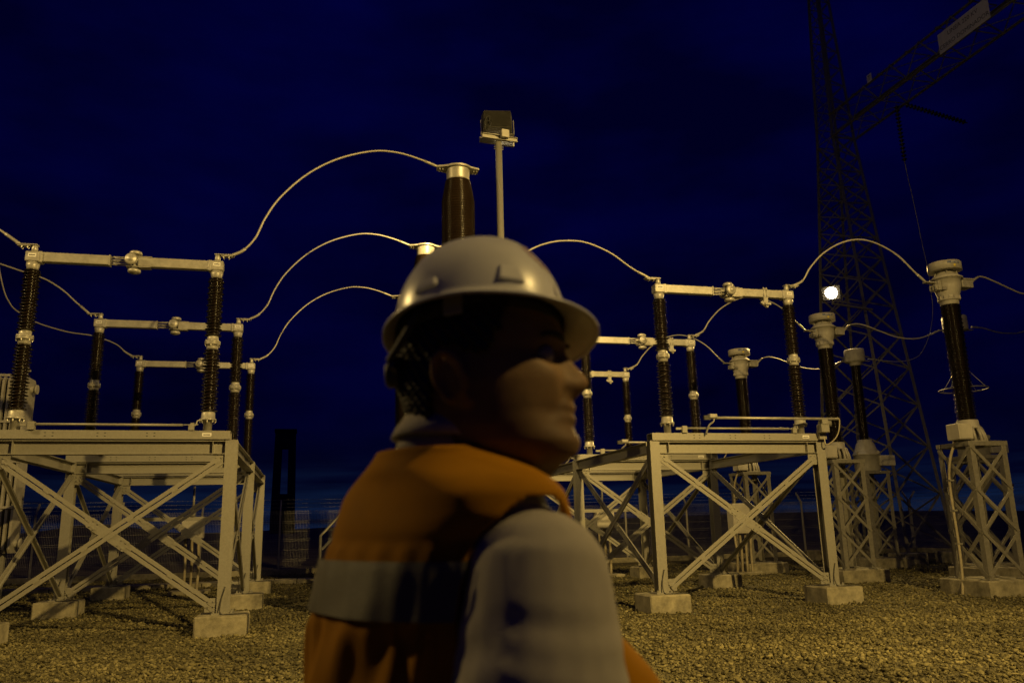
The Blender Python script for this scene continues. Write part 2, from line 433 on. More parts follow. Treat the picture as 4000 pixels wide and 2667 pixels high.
def make_frame():
    t = thing('switch_support_frame', 'galvanised steel frame with crossed braces under the left switches, cut by the left picture edge', 'steel frame', (-2.73, 0, 0))
    for k, v in enumerate(ROW):
        for s_ in (-1, 1):
            m = MB(); m.extr((s_*PU, v, PZ0 + 0.02), (s_*PU, v, PZ1), h_sec(0.172, 0.18, 0.013, 0.010), (0, 1, 0))
            m.box((s_*PU, v, PZ0 + 0.011), (0.30, 0.30, 0.022))
            if True:
                for bx, by in ((-.12, -.12), (.12, -.12), (-.12, .12), (.12, .12)): bolt(m, (s_*PU + bx, v + by, PZ0 + 0.022), (0, 0, 1), 0.016, 0.03)
            m.build('post', STEEL, t)
            m = MB(); m.box((s_*PU, v, 0.09), (0.70, 0.70, 0.38), ch=0.02); m.build('footing', CONC, t)
            # copper-coated earth strap up each post
            m = MB(); m.tube(smooth_path([(s_*PU + 0.361, v - 0.20, -0.02), (s_*PU + 0.361, v - 0.20, 0.25), (s_*PU + 0.33, v - 0.21, 0.290), (s_*PU + 0.10, v - 0.20, 0.290), (s_*PU - 0.02, v - 0.16, 0.297), (s_*PU - 0.03, v - 0.112, 0.45), (s_*PU + 0.02, v - 0.105, 0.66)], 5), 0.009, 6); m.build('earth_cable', DARKMET, t)
        m = MB(); zc = 2.645
        m.extr((-PU + 0.012, v, zc), (PU - 0.012, v, zc), h_sec(0.17, 0.20, 0.012, 0.009), (0, 0, 1))
        for q in (-1.33, 1.33): m.box((q, v, zc), (0.010, 0.165, 0.174))
        m.build('cross_beam', STEEL, t)
        # X brace in the plane of the row
        y0 = v - 0.05
        brace_part((-PU + 0.13, y0, 2.46), (PU - 0.13, y0, PZ0 + 0.10), (0, -1, 0), parent=t)
        brace_part((PU - 0.13, y0 - 0.022, 2.46), (-PU + 0.13, y0 - 0.022, PZ0 + 0.10), (0, -1, 0), parent=t)
        ang = math.atan2(2.46 - PZ0 - 0.10, 2 * PU - 0.26); rg_ = Euler((0, ang, 0)).to_matrix(); g = MB()
        g.box((0, y0 - 0.0145, 1.42), (0.62, 0.009, 0.152), rg_)
        for bx in (-.27, -.20, .20, .27):
            for bz in (-.045, .045): bolt(g, Vector((0, y0 - 0.019, 1.42)) + rg_ @ Vector((bx, 0, bz)), (0, -1, 0))
        g.build('splice_plate', STEEL, t)
        for s_ in (-1, 1):
            for zz in (2.44, PZ0 + 0.13):
                g = MB(); g.box((s_*(PU - 0.15), y0 + 0.006, zz), (0.20, 0.010, 0.19))
                for bx, bz in ((-.05, .05), (0.02, .05), (-.05, -.02), (0.02, -.02)): bolt(g, (s_*(PU - 0.15) + bx, y0 - 0.012, zz + bz), (0, -1, 0))
                g.build('gusset_plate', STEEL, t)
    for k in (0, 1):
        va, vb = ROW[k], ROW[k + 1]
        for s_ in (-1, 1):
            m = MB(); m.extr((s_*PU, va + 0.10, 2.655), (s_*PU, vb - 0.10, 2.655), h_sec(0.15, 0.19, 0.012, 0.009), (0, 0, 1))
            m.box((s_*PU, va + 0.105, 2.655), (0.16, 0.012, 0.22)); m.box((s_*PU, vb - 0.105, 2.655), (0.16, 0.012, 0.22))
            for bz in (-.07, 0, .07):
                for bx in (-.055, .055): bolt(m, (s_*PU + bx, va + 0.112, 2.655 + bz), (0, 1, 0))
            m.build('side_beam', STEEL, t)
            brace_part((s_*PU, va + 0.10, 2.50), (s_*PU, vb - 0.10, PZ0 + 0.10), (s_, 0, 0), 0.052, parent=t)
            brace_part((s_*(PU - 0.013), vb - 0.10, 2.50), (s_*(PU - 0.013), va + 0.10, PZ0 + 0.10), (s_, 0, 0), 0.052, parent=t)
            ang = math.atan2(2.50 - PZ0 - 0.10, vb - va - 0.20); rg_ = Euler((ang, 0, 0)).to_matrix(); g = MB()
            g.box((s_*(PU - 0.002), (va + vb) / 2, 1.44), (0.007, 0.55, 0.13), rg_)
            for bx in (-.23, .23):
                for bz in (-.04, .04): bolt(g, Vector((s_*(PU + 0.0015), (va + vb) / 2, 1.44)) + rg_ @ Vector((0, bx, bz)), (s_, 0, 0))
            g.build('splice_plate', STEEL, t)
    return t
FRAME_A = make_frame()

# ------------------------------------------------------------------ disconnect switches
def shed_profile(z0, z1, core, big, small, pitch):
    pr = [(core, z0)]; n_ = max(1, int((z1 - z0 - 0.02) / pitch)); pz = (z1 - z0) / n_
    for i in range(n_):
        z = z0 + pz * i; r = big if i % 2 == 0 else small
        r = r if not callable(r) else r(z)
        pr += [(core + 0.002, z + pz * 0.30), (r - 0.004, z + pz * 0.34), (r, z + pz * 0.42), (r - 0.006, z + pz * 0.52), (core + 0.010, z + pz * 0.78)]
    pr.append((core, z1)); return pr

def make_switch(earth):
    Z = 2.76; c = 1.29
    t = thing('disconnect_switch', 'x', 'disconnect switch', (0, 0, Z))
    # base channel with solid web
    m = MB()
    m.box((0, -0.111, 0.0635), (3.26, 0.012, 0.125)); m.box((0, 0.111, 0.0635), (3.26, 0.012, 0.125))
    m.box((0, 0, 0.120), (3.26, 0.209, 0.012)); m.box((0, -0.06, 0.008), (3.26, 0.088, 0.010)); m.box((0, 0.06, 0.008), (3.26, 0.088, 0.010))
    base = m.build('base_channel', STEEL, t)
    m = MB()
    for q in (-0.86, -0.76, -0.18, -0.08, 0.48, 0.58):
        for zz in (0.042, 0.088): m.box((q, -0.1172, zz), (0.024, 0.0012, 0.011))
    m.build('slot_shade_plates', BLACK, base)  # thin dark plates on the web, standing in for shade inside slots
    m = MB(); m.box((1.30, -0.1180, 0.068), (0.13, 0.002, 0.05)); st_ = m.build('sticker', STICK, base)
    m = MB(); m.box((1.30, -0.1193, 0.066), (0.10, 0.0008, 0.014)); m.build('sticker_print', INK, st_)
    for s_ in (-1, 1):
        col_ = MB().lathe(shed_profile(0.415, 1.385, 0.070, 0.129, 0.114, 0.046), (s_*c, 0, 0), 28).build('lower_insulator', PORC, t)
        m = MB()   # rotating bearing, base flange
        m.lathe([(0.062, 0.127), (0.062, 0.30), (0.075, 0.30)], (s_*c, 0, 0), 20); m.lathe([(0.122, 0.288), (0.122, 0.312), (0.1, 0.318), (0.098, 0.40), (0.086, 0.418)], (s_*c, 0, 0), 24)
        for q in range(8):
            a = q * math.pi / 4; bolt(m, (s_*c + 0.107*math.cos(a), 0.107*math.sin(a), 0.289), (0, 0, -1), 0.012, 0.03)
        m.build('base_flange', ALU, t)
        m = MB(); m.lathe([(0.080, 1.375), (0.086, 1.40), (0.086, 1.445), (0.116, 1.447), (0.116, 1.475), (0.110, 1.476), (0.110, 1.478), (0.116, 1.479), (0.116, 1.500), (0.084, 1.502), (0.084, 1.56), (0.078, 1.58)], (s_*c, 0, 0), 24)
        for q in range(6):
            a = q * math.pi / 3 + 0.4
            for zz, dz in ((1.4475, -1), (1.4995, 1)): bolt(m, (s_*c + 0.1*math.cos(a), 0.1*math.sin(a), zz), (0, 0, dz), 0.012, 0.018)
        m.build('middle_flange', ALU, t)
        MB().lathe(shed_profile(1.575, 2.52, 0.066, 0.125, 0.110, 0.046), (s_*c, 0, 0), 28).build('upper_insulator', PORC, t)
        m = MB(); m.lathe([(0.076, 2.505), (0.080, 2.54), (0.086, 2.56), (0.092, 2.60), (0.086, 2.602), (0.086, 2.62)], (s_*c, 0, 0), 24)
        m.build('cap_flange', ALU, t)
        h = MB(); h.box((s_*c, 0, 2.70), (0.19, 0.17, 0.155), ch=0.012); h.lathe([(0.045, 2.775), (0.045, 2.84), (0.040, 2.86), (0.040, 2.90)], (s_*c, 0, 0), 16)
        h.box((s_*(c - 0.10), 0, 2.70), (0.06, 0.15, 0.17), ch=0.01)
        hd = h.build('terminal_head', ALU, t)
        m = MB(); m.box((s_*c, -0.0865, 2.715), (0.11, 0.002, 0.055)); sk = m.build('sticker', STICK, hd)
        m = MB(); m.box((s_*c, -0.0881, 2.715), (0.085, 0.0008, 0.013)); m.build('sticker_print', INK, sk)
        p = MB(); p.box((s_*(c + 0.10), 0, 2.892), (0.29, 0.11, 0.016), ch=0.003); p.box((s_*(c + 0.14), 0, 2.874), (0.17, 0.095, 0.016), ch=0.003)
        for bx in (0.09, 0.17):
            for by in (-0.03, 0.03): bolt(p, (s_*(c + bx), by, 2.866), (0, 0, -1), 0.011, 0.02)
        p.build('terminal_pad', ALU, hd)
    # current-carrying arms meeting in the middle
    a1 = MB(); a1.box((-0.725, 0, 2.705), (0.95, 0.115, 0.148), ch=0.008); a1.build('contact_arm', ALU, t)
    a2 = MB(); a2.box((0.69, 0, 2.705), (1.08, 0.115, 0.148), ch=0.008); a2.box((0.22, 0, 2.782), (0.26, 0.13, 0.012)); a2.box((0.16, 0, 2.620), (0.34, 0.15, 0.014)); a2.build('contact_arm', ALU, t)
    m = MB()
    for zz in (2.66, 2.71, 2.765):
        for yy in (-0.035, 0.035): m.tube([(-0.25, yy, zz), (0.05, yy, zz)], 0.0085, 8)
    m.box((-0.245, 0, 2.705), (0.014, 0.125, 0.165)); m.build('contact_fingers', ALU, t)
    bell = [(0.012, 0.055), (0.020, 0.06), (0.024, 0.048), (0.066, 0.045), (0.086, 0.034), (0.094, 0.014), (0.090, -0.006), (0.075, -0.018), (0.050, -0.014), (0.02, -0.02), (0.0, -0.02)]
    bell = bell[::-1]
    for pos, ax in (((0.07, -0.125, 2.715), (0, -1, 0)), ((0.07, 0.125, 2.715), (0, 1, 0)), ((0.10, 0.02, 2.84), (0, 0, 1)), ((0.10, 0.0, 2.575), (0, 0, -1))):
        m = MB(); m.lathe(bell, pos, 24, ax); m.lathe([(0.018, -0.10), (0.018, 0)], pos, 10, ax); m.build('corona_shield', ALU, t)
    # drive rod between the two columns
    m = MB(); m.tube([(-c + 0.26, -0.13, 0.205), (c - 0.33, -0.13, 0.205)], 0.019, 12); m.tube([(c - 0.34, -0.13, 0.205), (c - 0.12, -0.11, 0.215)], 0.010, 8)
    m.box((-c + 0.25, -0.12, 0.185), (0.09, 0.07, 0.115)); m.box((-c + 0.16, -0.11, 0.20), (0.12, 0.035, 0.04)); m.build('drive_rod', STEEL, t)
    m = MB(); m.tube(smooth_path([(c - 0.19, -0.12, 0.20), (c - 0.15, -0.12, 0.21), (c - 0.13, -0.10, 0.275), (c - 0.06, -0.08, 0.285)], 4), 0.011, 8); m.box((c - 0.21, -0.11, 0.165), (0.08, 0.06, 0.07)); m.box((c - 0.20, -0.10, 0.22), (0.05, 0.05, 0.04)); m.build('crank_lever', STEEL, t)
    if earth:
        m = MB(); m.tube([(-0.64, -0.30, 0.365), (1.86, -0.30, 0.365)], 0.024, 12); e = m.build('earthing_blade', ALU, t)
        m = MB(); m.box((-0.69, -0.30, 0.365), (0.12, 0.05, 0.075)); m.build('blade_tip', DARKMET, e)
        m = MB(); m.box((-0.58, -0.30, 0.395), (0.14, 0.085, 0.07), ch=0.008); m.tube(smooth_path([(-0.56, -0.30, 0.35), (-0.57, -0.29, 0.30), (-0.63, -0.24, 0.24), (-0.66, -0.16, 0.10)], 4), 0.016, 8); m.build('blade_rest', ALU, t)
        m = MB(); m.box((1.58, -0.24, 0.20), (0.16, 0.16, 0.15), ch=0.01); m.box((1.58, -0.28, 0.31), (0.12, 0.10, 0.10), ch=0.01); m.lathe([(0.06, -0.1), (0.06, 0.1)], (1.62, -0.25, 0.29), 14, (1, 0, 0)); m.box((1.60, -0.15, 0.10), (0.14, 0.08, 0.16)); m.build('blade_pivot', STEEL, t)
        m = MB(); m.tube(smooth_path([(1.84, -0.31, 0.39), (1.88, -0.31, 0.33), (1.84, -0.29, 0.12), (1.74, -0.26, -0.02), (1.62, -0.22, -0.08), (1.62, -0.18, 0.06)], 6), 0.012, 6); m.build('flexible_braid', CONDUIT, t)
        m = MB(); m.box((0.80, 0, 2.79), (0.10, 0.15, 0.014)); m.box((0.80, 0, 2.622), (0.10, 0.15, 0.014))
        for xx in (0.77, 0.83):
            for yy in (-0.068, 0.068): m.tube([(xx, yy, 2.60), (xx, yy, 2.815)], 0.008, 6)
        m.box((0.80, -0.03, 2.56), (0.09, 0.09, 0.12), ch=0.006); m.box((0.76, -0.07, 2.49), (0.16, 0.05, 0.05), Euler((0, R(35), 0)).to_matrix()); m.box((0.80, -0.10, 2.49), (0.12, 0.07, 0.05), ch=0.006)
        m.build('earthing_contact', ALU, t)
    return t
SW_A, SW_B = make_switch(False), make_switch(True)
index_children()
copy_tree(FRAME_A, loc=(7.233, 0, 0), label='galvanised steel frame with crossed braces under the right switches, beside the current transformers')
GSW = 'disconnect switches on the steel frames'
for k in range(3):
    la = 'brown twin-column disconnect switch on the %s beam of the left frame' % RN[k]
    lb = 'brown twin-column disconnect switch with earthing tube, on the %s beam of the right frame' % RN[k]
    if k == 0:
        SW_A.location = (-2.79, ROW[0], 2.76); SW_A['label'] = la; SW_A['group'] = GSW
        SW_B.location = (7.225, ROW[0], 2.76); SW_B['label'] = lb; SW_B['group'] = GSW
    else:
        copy_tree(SW_A, loc=(-2.79, ROW[k], 2.76), label=la, group=GSW)
        copy_tree(SW_B, loc=(7.225, ROW[k], 2.76), label=lb, group=GSW)

# ------------------------------------------------------------------ circuit breaker poles
def make_breaker():
    t = thing('circuit_breaker_pole', 'x', 'circuit breaker', (2.33, ROW[0], 0))
    def big(z): return min(0.285, 0.215 + max(0.0, (7.22 - z)) * 0.17)
    pr = [(0.19, 5.16)]; n_ = 46; pz = (7.22 - 5.16) / n_
    for i in range(n_):
        z = 5.16 + pz * i; r = big(z); cr_ = r - 0.070
        pr += [(cr_, z + pz * .2), (r - .005, z + pz * .34), (r, z + pz * .5), (r - .006, z + pz * .64), (cr_, z + pz * .9)]
    pr.append((0.18, 7.22))
    MB().lathe(pr, (0, 0, 0), 36).build('interrupter_insulator', PORC_B, t)
    m = MB(); m.lathe([(0.185, 7.21), (0.195, 7.24), (0.200, 7.40), (0.205, 7.42)], (0, 0, 0), 30)
    # lens-shaped terminal plate with two lugs
    out = []
    for a in np.linspace(0, 2 * math.pi, 48, endpoint=False):
        x, y = 0.245 * math.cos(a), 0.245 * math.sin(a)
        if abs(math.cos(a)) > 0.80: x = math.copysign(0.36, x); y = max(-0.085, min(0.085, y))
        out.append((x, y))
    n_ = len(out)
    m.add([(x, y, 7.42) for x, y in out] + [(x, y, 7.452) for x, y in out], [tuple(range(n_))[::-1], tuple(range(n_, 2 * n_))] + [(i, (i + 1) % n_, n_ + (i + 1) % n_, n_ + i) for i in range(n_)])
    for sx_ in (-1, 1):
        for bx in (0.27, 0.32):
            for by in (-0.045, 0.045): bolt(m, (sx_*bx, by, 7.42), (0, 0, -1), 0.013, 0.022)
    m.build('top_plate', ALU, t)
    m = MB(); m.lathe([(0.20, 5.00), (0.21, 5.03), (0.27, 5.035), (0.27, 5.06), (0.24, 5.07), (0.24, 5.10), (0.27, 5.11), (0.27, 5.135), (0.20, 5.16)], (0, 0, 0), 30); m.box((-0.30, 0, 5.06), (0.24, 0.16, 0.025)); m.box((0.30, 0, 5.06), (0.24, 0.16, 0.025)); m.build('middle_flange', ALU, t)
    MB().lathe(shed_profile(3.02, 5.01, 0.17, 0.25, 0.235, 0.045), (0, 0, 0), 30).build('support_insulator', PORC, t)
    m = MB(); m.lathe([(0.26, 2.88), (0.26, 2.91), (0.2, 2.92), (0.19, 3.03)], (0, 0, 0), 28); m.box((0, 0, 2.84), (0.60, 0.60, 0.08)); m.build('base_flange', ALU, t)
    for sx_ in (-1, 1):
        for sy_ in (-1, 1):
            m = MB(); m.extr((sx_*0.26, sy_*0.26, 0.28), (sx_*0.26, sy_*0.26, 2.80), l_sec(0.10, 0.01, -sx_, sy_) if False else [(-.04, -.04), (.04, -.04), (.04, .04), (-.04, .04)]); m.build('leg', STEEL, t)
    for a_, b_ in (((-.26, -.31, .5), (.26, -.31, 2.5)), ((.26, -.31, .5), (-.26, -.31, 2.5)), ((-.31, -.26, .5), (-.31, .26, 2.5)), ((-.31, .26, .5), (-.31, -.26, 2.5))):
        m = MB(); m.extr(a_, b_, [(-.025, -.005), (.025, -.005), (.025, .005), (-.025, .005)], (0, 1, 0) if a_[1] == b_[1] else (1, 0, 0)); m.build('brace', STEEL, t)
    m = MB(); m.box((0, 0, 0.08), (0.95, 0.95, 0.40), ch=0.02); m.build('footing', CONC, t)
    c = MB(); c.box((-0.70, 0, 1.97), (0.62, 0.72, 1.20), ch=0.008); cb = c.build('drive_cabinet', BOX, t)
    m = MB(); m.add([(-1.06, -0.41, 2.575), (-0.34, -0.41, 2.575), (-0.34, 0.41, 2.575), (-1.06, 0.41, 2.575), (-1.06, -0.41, 2.60), (-0.34, -0.41, 2.64), (-0.34, 0.41, 2.64), (-1.06, 0.41, 2.60)], [(3, 2, 1, 0), (4, 5, 6, 7), (0, 1, 5, 4), (1, 2, 6, 5), (2, 3, 7, 6), (3, 0, 4, 7)]); m.build('cabinet_roof', BOX, cb)
    m = MB(); m.box((-0.70, -0.366, 1.97), (0.54, 0.012, 1.10)); m.box((-0.94, -0.376, 2.2), (0.03, 0.012, 0.07)); m.box((-0.94, -0.376, 1.7), (0.03, 0.012, 0.07)); m.build('cabinet_door', BOX, cb)
    return t
BRK = make_breaker()
BRK['label'] = 'tall brown circuit breaker pole with bulging porcelain and lens-shaped top plate, above the helmet'
BRK['group'] = 'circuit breaker poles behind the man'
index_children()
copy_tree(BRK, loc=(2.33, ROW[1], 0), label='circuit breaker pole mostly hidden by the helmet, its plate tip just left of it')
copy_tree(BRK, loc=(2.33, ROW[2], 0), label='farthest circuit breaker pole, its lower porcelain showing left of the neck')

# ------------------------------------------------------------------ lattice pedestals
PED_H = 2.65
def make_pedestal():
    t = thing('lattice_pedestal', 'x', 'pedestal', (12.11, ROW[0], 0)); w = 0.40
    for sx_ in (-1, 1):
        for sy_ in (-1, 1):
            m = MB(); x, y = sx_*w, sy_*w; a, th = 0.11, 0.011
            m.box((x - sx_*a/2, y - sy_*th/2, (0.28 + PED_H) / 2), (a, th, PED_H - 0.28)); m.box((x - sx_*th/2, y - sy_*(th + a)/2, (0.28 + PED_H) / 2), (th, a - th, PED_H - 0.28))
            m.box((x - sx_*0.02, y - sy_*0.02, 0.292), (0.20, 0.20, 0.02)); m.build('leg', STEEL_D, t)
    z0, dz = 0.34, (PED_H - 0.36) / 3
    for i in range(3):
        za, zb = z0 + dz*i, z0 + dz*(i + 1)
        for f in range(4):
            ca, sa = math.cos(f*math.pi/2), math.sin(f*math.pi/2)
            for q, (xa, xb) in enumerate(((-1, 1), (1, -1))):
                off = w + 0.006 + 0.010*q
                P = lambda x, z: (x*(w - 0.02)*ca + off*sa, x*(w - 0.02)*sa - off*ca, z)
                m = MB(); m.extr(P(xa, za), P(xb, zb), [[(-.030, -.004), (.030, -.004), (.030, .004), (-.030, .004)]], (sa, -ca, 0)); m.build('brace', STEEL_D, t)
    m = MB()
    for s_ in (-1, 1): m.box((0, s_*(w - 0.04), PED_H + 0.042), (0.86, 0.09, 0.08)); m.box((s_*(w - 0.04), 0, PED_H + 0.043), (0.09, 0.62, 0.078))
    m.build('top_frame', STEEL_D, t)
    m = MB(); m.box((0, 0, 0.09), (1.20, 1.20, 0.38), ch=0.02); m.build('footing', CONC, t)
    return t
PED = make_pedestal(); GP = 'lattice pedestals of the instrument transformers'; PED['group'] = GP
PED['label'] = 'nearest lattice steel pedestal on a concrete block, at the right picture edge'
index_children()
copy_tree(PED, loc=(12.11, ROW[1], 0), label='lattice steel pedestal right behind the right frame, under the middle current transformer')
copy_tree(PED, loc=(12.11, ROW[2], 0), label='lattice steel pedestal seen through the right frame, with a grey box on its front')
copy_tree(PED, loc=(16.0, ROW[2], 0), label='lattice steel pedestal at the foot of the gantry tower, under the flat-capped voltage transformer')
copy_tree(PED, loc=(16.0, ROW[1], 0), label='lattice steel pedestal half hidden behind the nearest pedestal')
copy_tree(PED, loc=(14.85, 15.65, 0), label='lattice steel pedestal under the ringed surge arrester, behind the nearest pedestal')

# ------------------------------------------------------------------ current transformers
def make_ct():
    t = thing('current_transformer', 'x', 'current transformer', (12.11, ROW[0], PED_H + 0.082)); B = PED_H + 0.082
    def L(pr): return [(r, z - B) for r, z in pr]
    # skirt base with oval openings, terminal box
    m = MB(); n_ = 8
    m.lathe(L([(0.30, 2.732), (0.30, 2.755), (0.275, 2.757)]), (0, 0, 0), 28)
    for q in range(n_):
        a = 2*math.pi*q/n_ + 0.2
        for da in (-0.16, 0.16):
            m.tube([(0.272*math.cos(a + da*1.15), 0.272*math.sin(a + da*1.15), 2.75 - B), (0.250*math.cos(a + da), 0.250*math.sin(a + da), 2.88 - B), (0.20*math.cos(a + da*0.8), 0.20*math.sin(a + da*0.8), 3.01 - B)], [0.032, 0.028, 0.034], 8)
    m.lathe(L([(0.235, 2.99), (0.215, 3.03), (0.19, 3.05), (0.19, 3.15), (0.175, 3.16)]), (0, 0, 0), 28)
    m.lathe(L([(0.14, 2.74), (0.14, 3.0)]), (0, 0, 0), 18); m.build('base_skirt', ALU_PAINT, t)
    m = MB(); m.box((-0.36, -0.16, 2.92 - B), (0.30, 0.32, 0.30), ch=0.012); tb = m.build('terminal_box', BOX, t)
    m = MB(); m.box((-0.36, -0.326, 2.92 - B), (0.27, 0.012, 0.27), ch=0.004); m.build('box_lid', BOX, tb)
    MB().lathe([(r, z) for r, z in shed_profile(3.15 - B, 5.44 - B, 0.122, 0.186, 0.174, 0.040)], (0, 0, 0), 30).build('insulator', PORC_CT, t)
    m = MB()
    m.lathe(L([(0.160, 5.425), (0.168, 5.44), (0.170, 5.50), (0.178, 5.51), (0.205, 5.515), (0.205, 5.535), (0.180, 5.54), (0.190, 5.60), (0.225, 5.70), (0.245, 5.80), (0.250, 5.93), (0.285, 5.935)]), (0, 0, 0), 30)
    for q in range(14):
        a = 2*math.pi*q/14; m.box((0.192*math.cos(a), 0.192*math.sin(a), 5.565 - B), (0.03, 0.012, 0.075), Euler((0, 0, a)).to_matrix())
    m.build('head_tank', ALU_PAINT, t)
    m = MB(); m.lathe(L([(0.300, 5.936), (0.300, 5.962)]), (0, 0, 0), 32); m.box((0.36, 0, 5.949 - B), (0.34, 0.30, 0.024), ch=0.004); m.build('head_flange', ALU_PAINT, t)
    m = MB(); m.box((0.37, -0.02, 5.855 - B), (0.26, 0.24, 0.155), ch=0.008); m.tube([(0.48, 0, 5.85 - B), (0.58, 0, 5.87 - B)], 0.022, 10); m.build('primary_terminal', ALU, t)
    m = MB(); m.box((-0.38, 0, 5.87 - B), (0.28, 0.11, 0.02)); m.box((-0.27, -0.02, 5.80 - B), (0.06, 0.20, 0.20), ch=0.006)
    for yy in (-0.07, 0, 0.07): m.box((-0.31, yy, 5.77 - B), (0.08, 0.025, 0.10))
    m.box((-0.20, -0.15, 5.73 - B), (0.07, 0.05, 0.06)); m.tube([(-0.52, 0, 5.88 - B), (-0.30, 0, 5.875 - B)], 0.02, 8); m.build('primary_terminal', ALU, t)
    m = MB(); m.lathe(L([(0.28, 5.963), (0.25, 6.00), (0.20, 6.04), (0.15, 6.09), (0.15, 6.12)]), (0, 0, 0), 30)
    for a in (0.5, 1.7, 2.9, 4.1, 5.3): m.tube([(0.23*math.cos(a), 0.23*math.sin(a), 5.97 - B), (0.19*math.cos(a), 0.19*math.sin(a), 6.10 - B)], 0.012, 6)
    m.build('bellows_neck', ALU_PAINT, t)
    m = MB(); m.lathe(L([(0.20, 6.12), (0.292, 6.112), (0.306, 6.115), (0.306, 6.270), (0.296, 6.282), (0.22, 6.295), (0.0, 6.30)]), (0, 0, 0), 40); cap = m.build('expansion_cap', ALU_PAINT, t)
    # label band and oil gauge on the side that looks to the camera
    az = math.atan2(-ROW[0], -12.11) + 0.62; seg = 10
    def band(a0, a1, z0, z1, r):
        mm_ = MB(); vs = []
        for i in range(seg + 1):
            a = a0 + (a1 - a0)*i/seg
            vs += [(r*math.cos(a), r*math.sin(a), z0 - B), (r*math.cos(a), r*math.sin(a), z1 - B)]
        mm_.add(vs, [(2*i, 2*i + 2, 2*i + 3, 2*i + 1) for i in range(seg)]); return mm_
    lb = band(az - 0.42, az + 0.42, 6.205, 6.255, 0.3078).build('label_band', BLUE_LABEL, cap)
    me = text_mesh('PFIFFNER', 0.044, 0.0); 
    for v_ in me.vertices:
        x, y = v_.co.x + 0.03, v_.co.y; a = az + x/0.309; v_.co = (0.3086*math.cos(a), 0.3086*math.sin(a), 6.23 - B + y)
    put(me, 'lettering', STICK, lb)
    a = az + 0.02; m = MB(); m.lathe([(0.026, -0.012), (0.026, 0.003), (0.02, 0.005)], (0.306*math.cos(a), 0.306*math.sin(a), 6.165 - B), 14, (math.cos(a), math.sin(a), 0)); m.build('oil_gauge', YELLOW, cap)
    return t
CT = make_ct(); GCT = 'current transformers on lattice pedestals'; CT['group'] = GCT
CT['label'] = 'nearest current transformer, tall brown column with round cap at the right picture edge'
index_children()
copy_tree(CT, loc=(12.11, ROW[1], PED_H + 0.082), label='current transformer with round cap just below the lit floodlight')
copy_tree(CT, loc=(12.11, ROW[2], PED_H + 0.082), label='farthest and smallest current transformer, seen between the two columns of the right switch')
def conduits(parent, pts_list, r=0.022, name='conduit', material=None):
    for pts in pts_list:
        m = MB(); m.tube(smooth_path(pts, 5), r, 8); m.build(name, material or CONDUIT, parent)
for k in range(3):
    c = thing('cable_conduit', ['yellowish cable conduit running down the left leg of the nearest pedestal', 'yellowish cable conduit running down inside the middle pedestal', 'cable conduit dropping from the farthest transformer box'][k], 'conduit', (12.11, ROW[k], 0))
    conduits(c, [[(-0.38, -0.05, 2.78), (-0.45, 0.06, 2.45), (-0.465, 0.14, 2.1), (-0.465, 0.15, 1.6), (-0.47, 0.13, 0.9), (-0.55, 0.06, 0.35), (-0.66, 0.0, -0.02)]], 0.026)
    m = MB()
    for zz in (2.05, 1.5, 0.9): m.box((-0.445, 0.15, zz), (0.09, 0.10, 0.03))
    m.build('clamp', STEEL, c)

# ------------------------------------------------------------------ voltage transformers and arrester
def make_vt():
    B = PED_H + 0.082; t = thing('voltage_transformer', 'x', 'voltage transformer', (16, ROW[2], B))
    L = lambda pr: [(r, z - B) for r, z in pr]
    m = MB(); m.lathe(L([(0.34, 2.732), (0.36, 2.76), (0.36, 3.20), (0.39, 3.205), (0.39, 3.235), (0.36, 3.25), (0.30, 3.40), (0.25, 3.55), (0.21, 3.60), (0.20, 3.66)]), (0, 0, 0), 32)
    for a in (0.3, 1.87, 3.44, 5.01): m.lathe([(0.05, -0.012), (0.05, 0.012)], (0.40*math.cos(a), 0.40*math.sin(a), 3.27 - B), 12, (-math.sin(a), math.cos(a), 0))
    m.build('tank', ALU_PAINT, t)
    m = MB(); m.box((0.42, -0.28, 3.03 - B), (0.50, 0.22, 0.30), ch=0.012); m.build('terminal_box', BOX, t)
    MB().lathe(shed_profile(3.65 - B, 5.92 - B, 0.105, 0.155, 0.14, 0.036), (0, 0, 0), 26).build('insulator', PORC_CT, t)
    m = MB(); m.lathe(L([(0.15, 5.90), (0.17, 5.93), (0.17, 6.00), (0.29, 6.02), (0.296, 6.03), (0.296, 6.37), (0.285, 6.39), (0.0, 6.41)]), (0, 0, 0), 34); cp = m.build('top_cap', ALU_PAINT, t)
    m = MB(); m.box((0.36, 0, 6.06 - B), (0.28, 0.09, 0.02)); m.box((-0.36, 0, 6.02 - B), (0.28, 0.09, 0.02)); m.build('terminal_lug', ALU, cp)
    return t
VT = make_vt(); VT['group'] = 'voltage transformers by the gantry'
VT['label'] = 'dark voltage transformer with a plain flat cap in front of the lattice tower'
index_children()
copy_tree(VT, loc=(16.0, ROW[1], PED_H + 0.082), label='voltage transformer mostly hidden behind the nearest current transformer column')
B = PED_H + 0.082
t = thing('surge_arrester', 'surge arrester with a hanging grading ring, behind the nearest current transformer column', 'surge arrester', (14.85, 15.65, B))
MB().lathe(shed_profile(3.0 - B, 4.75 - B, 0.06, 0.11, 0.10, 0.04), (0, 0, 0), 20).build('insulator', PORC_CT, t)
m = MB(); m.lathe([(0.12, 0), (0.12, 0.03), (0.08, 0.05), (0.08, 0.28)], (0, 0, 0), 18); m.lathe([(0.08, 4.74 - B), (0.09, 4.78 - B), (0.09, 4.86 - B), (0.05, 4.9 - B)], (0, 0, 0), 18); m.build('end_fitting', ALU, t)
m = MB(); m.tube([(0.52*math.cos(a), 0.52*math.sin(a), 4.28 - B) for a in np.linspace(0, 2*math.pi, 41)], 0.015, 8); m.build('grading_ring', STEEL_D, t)
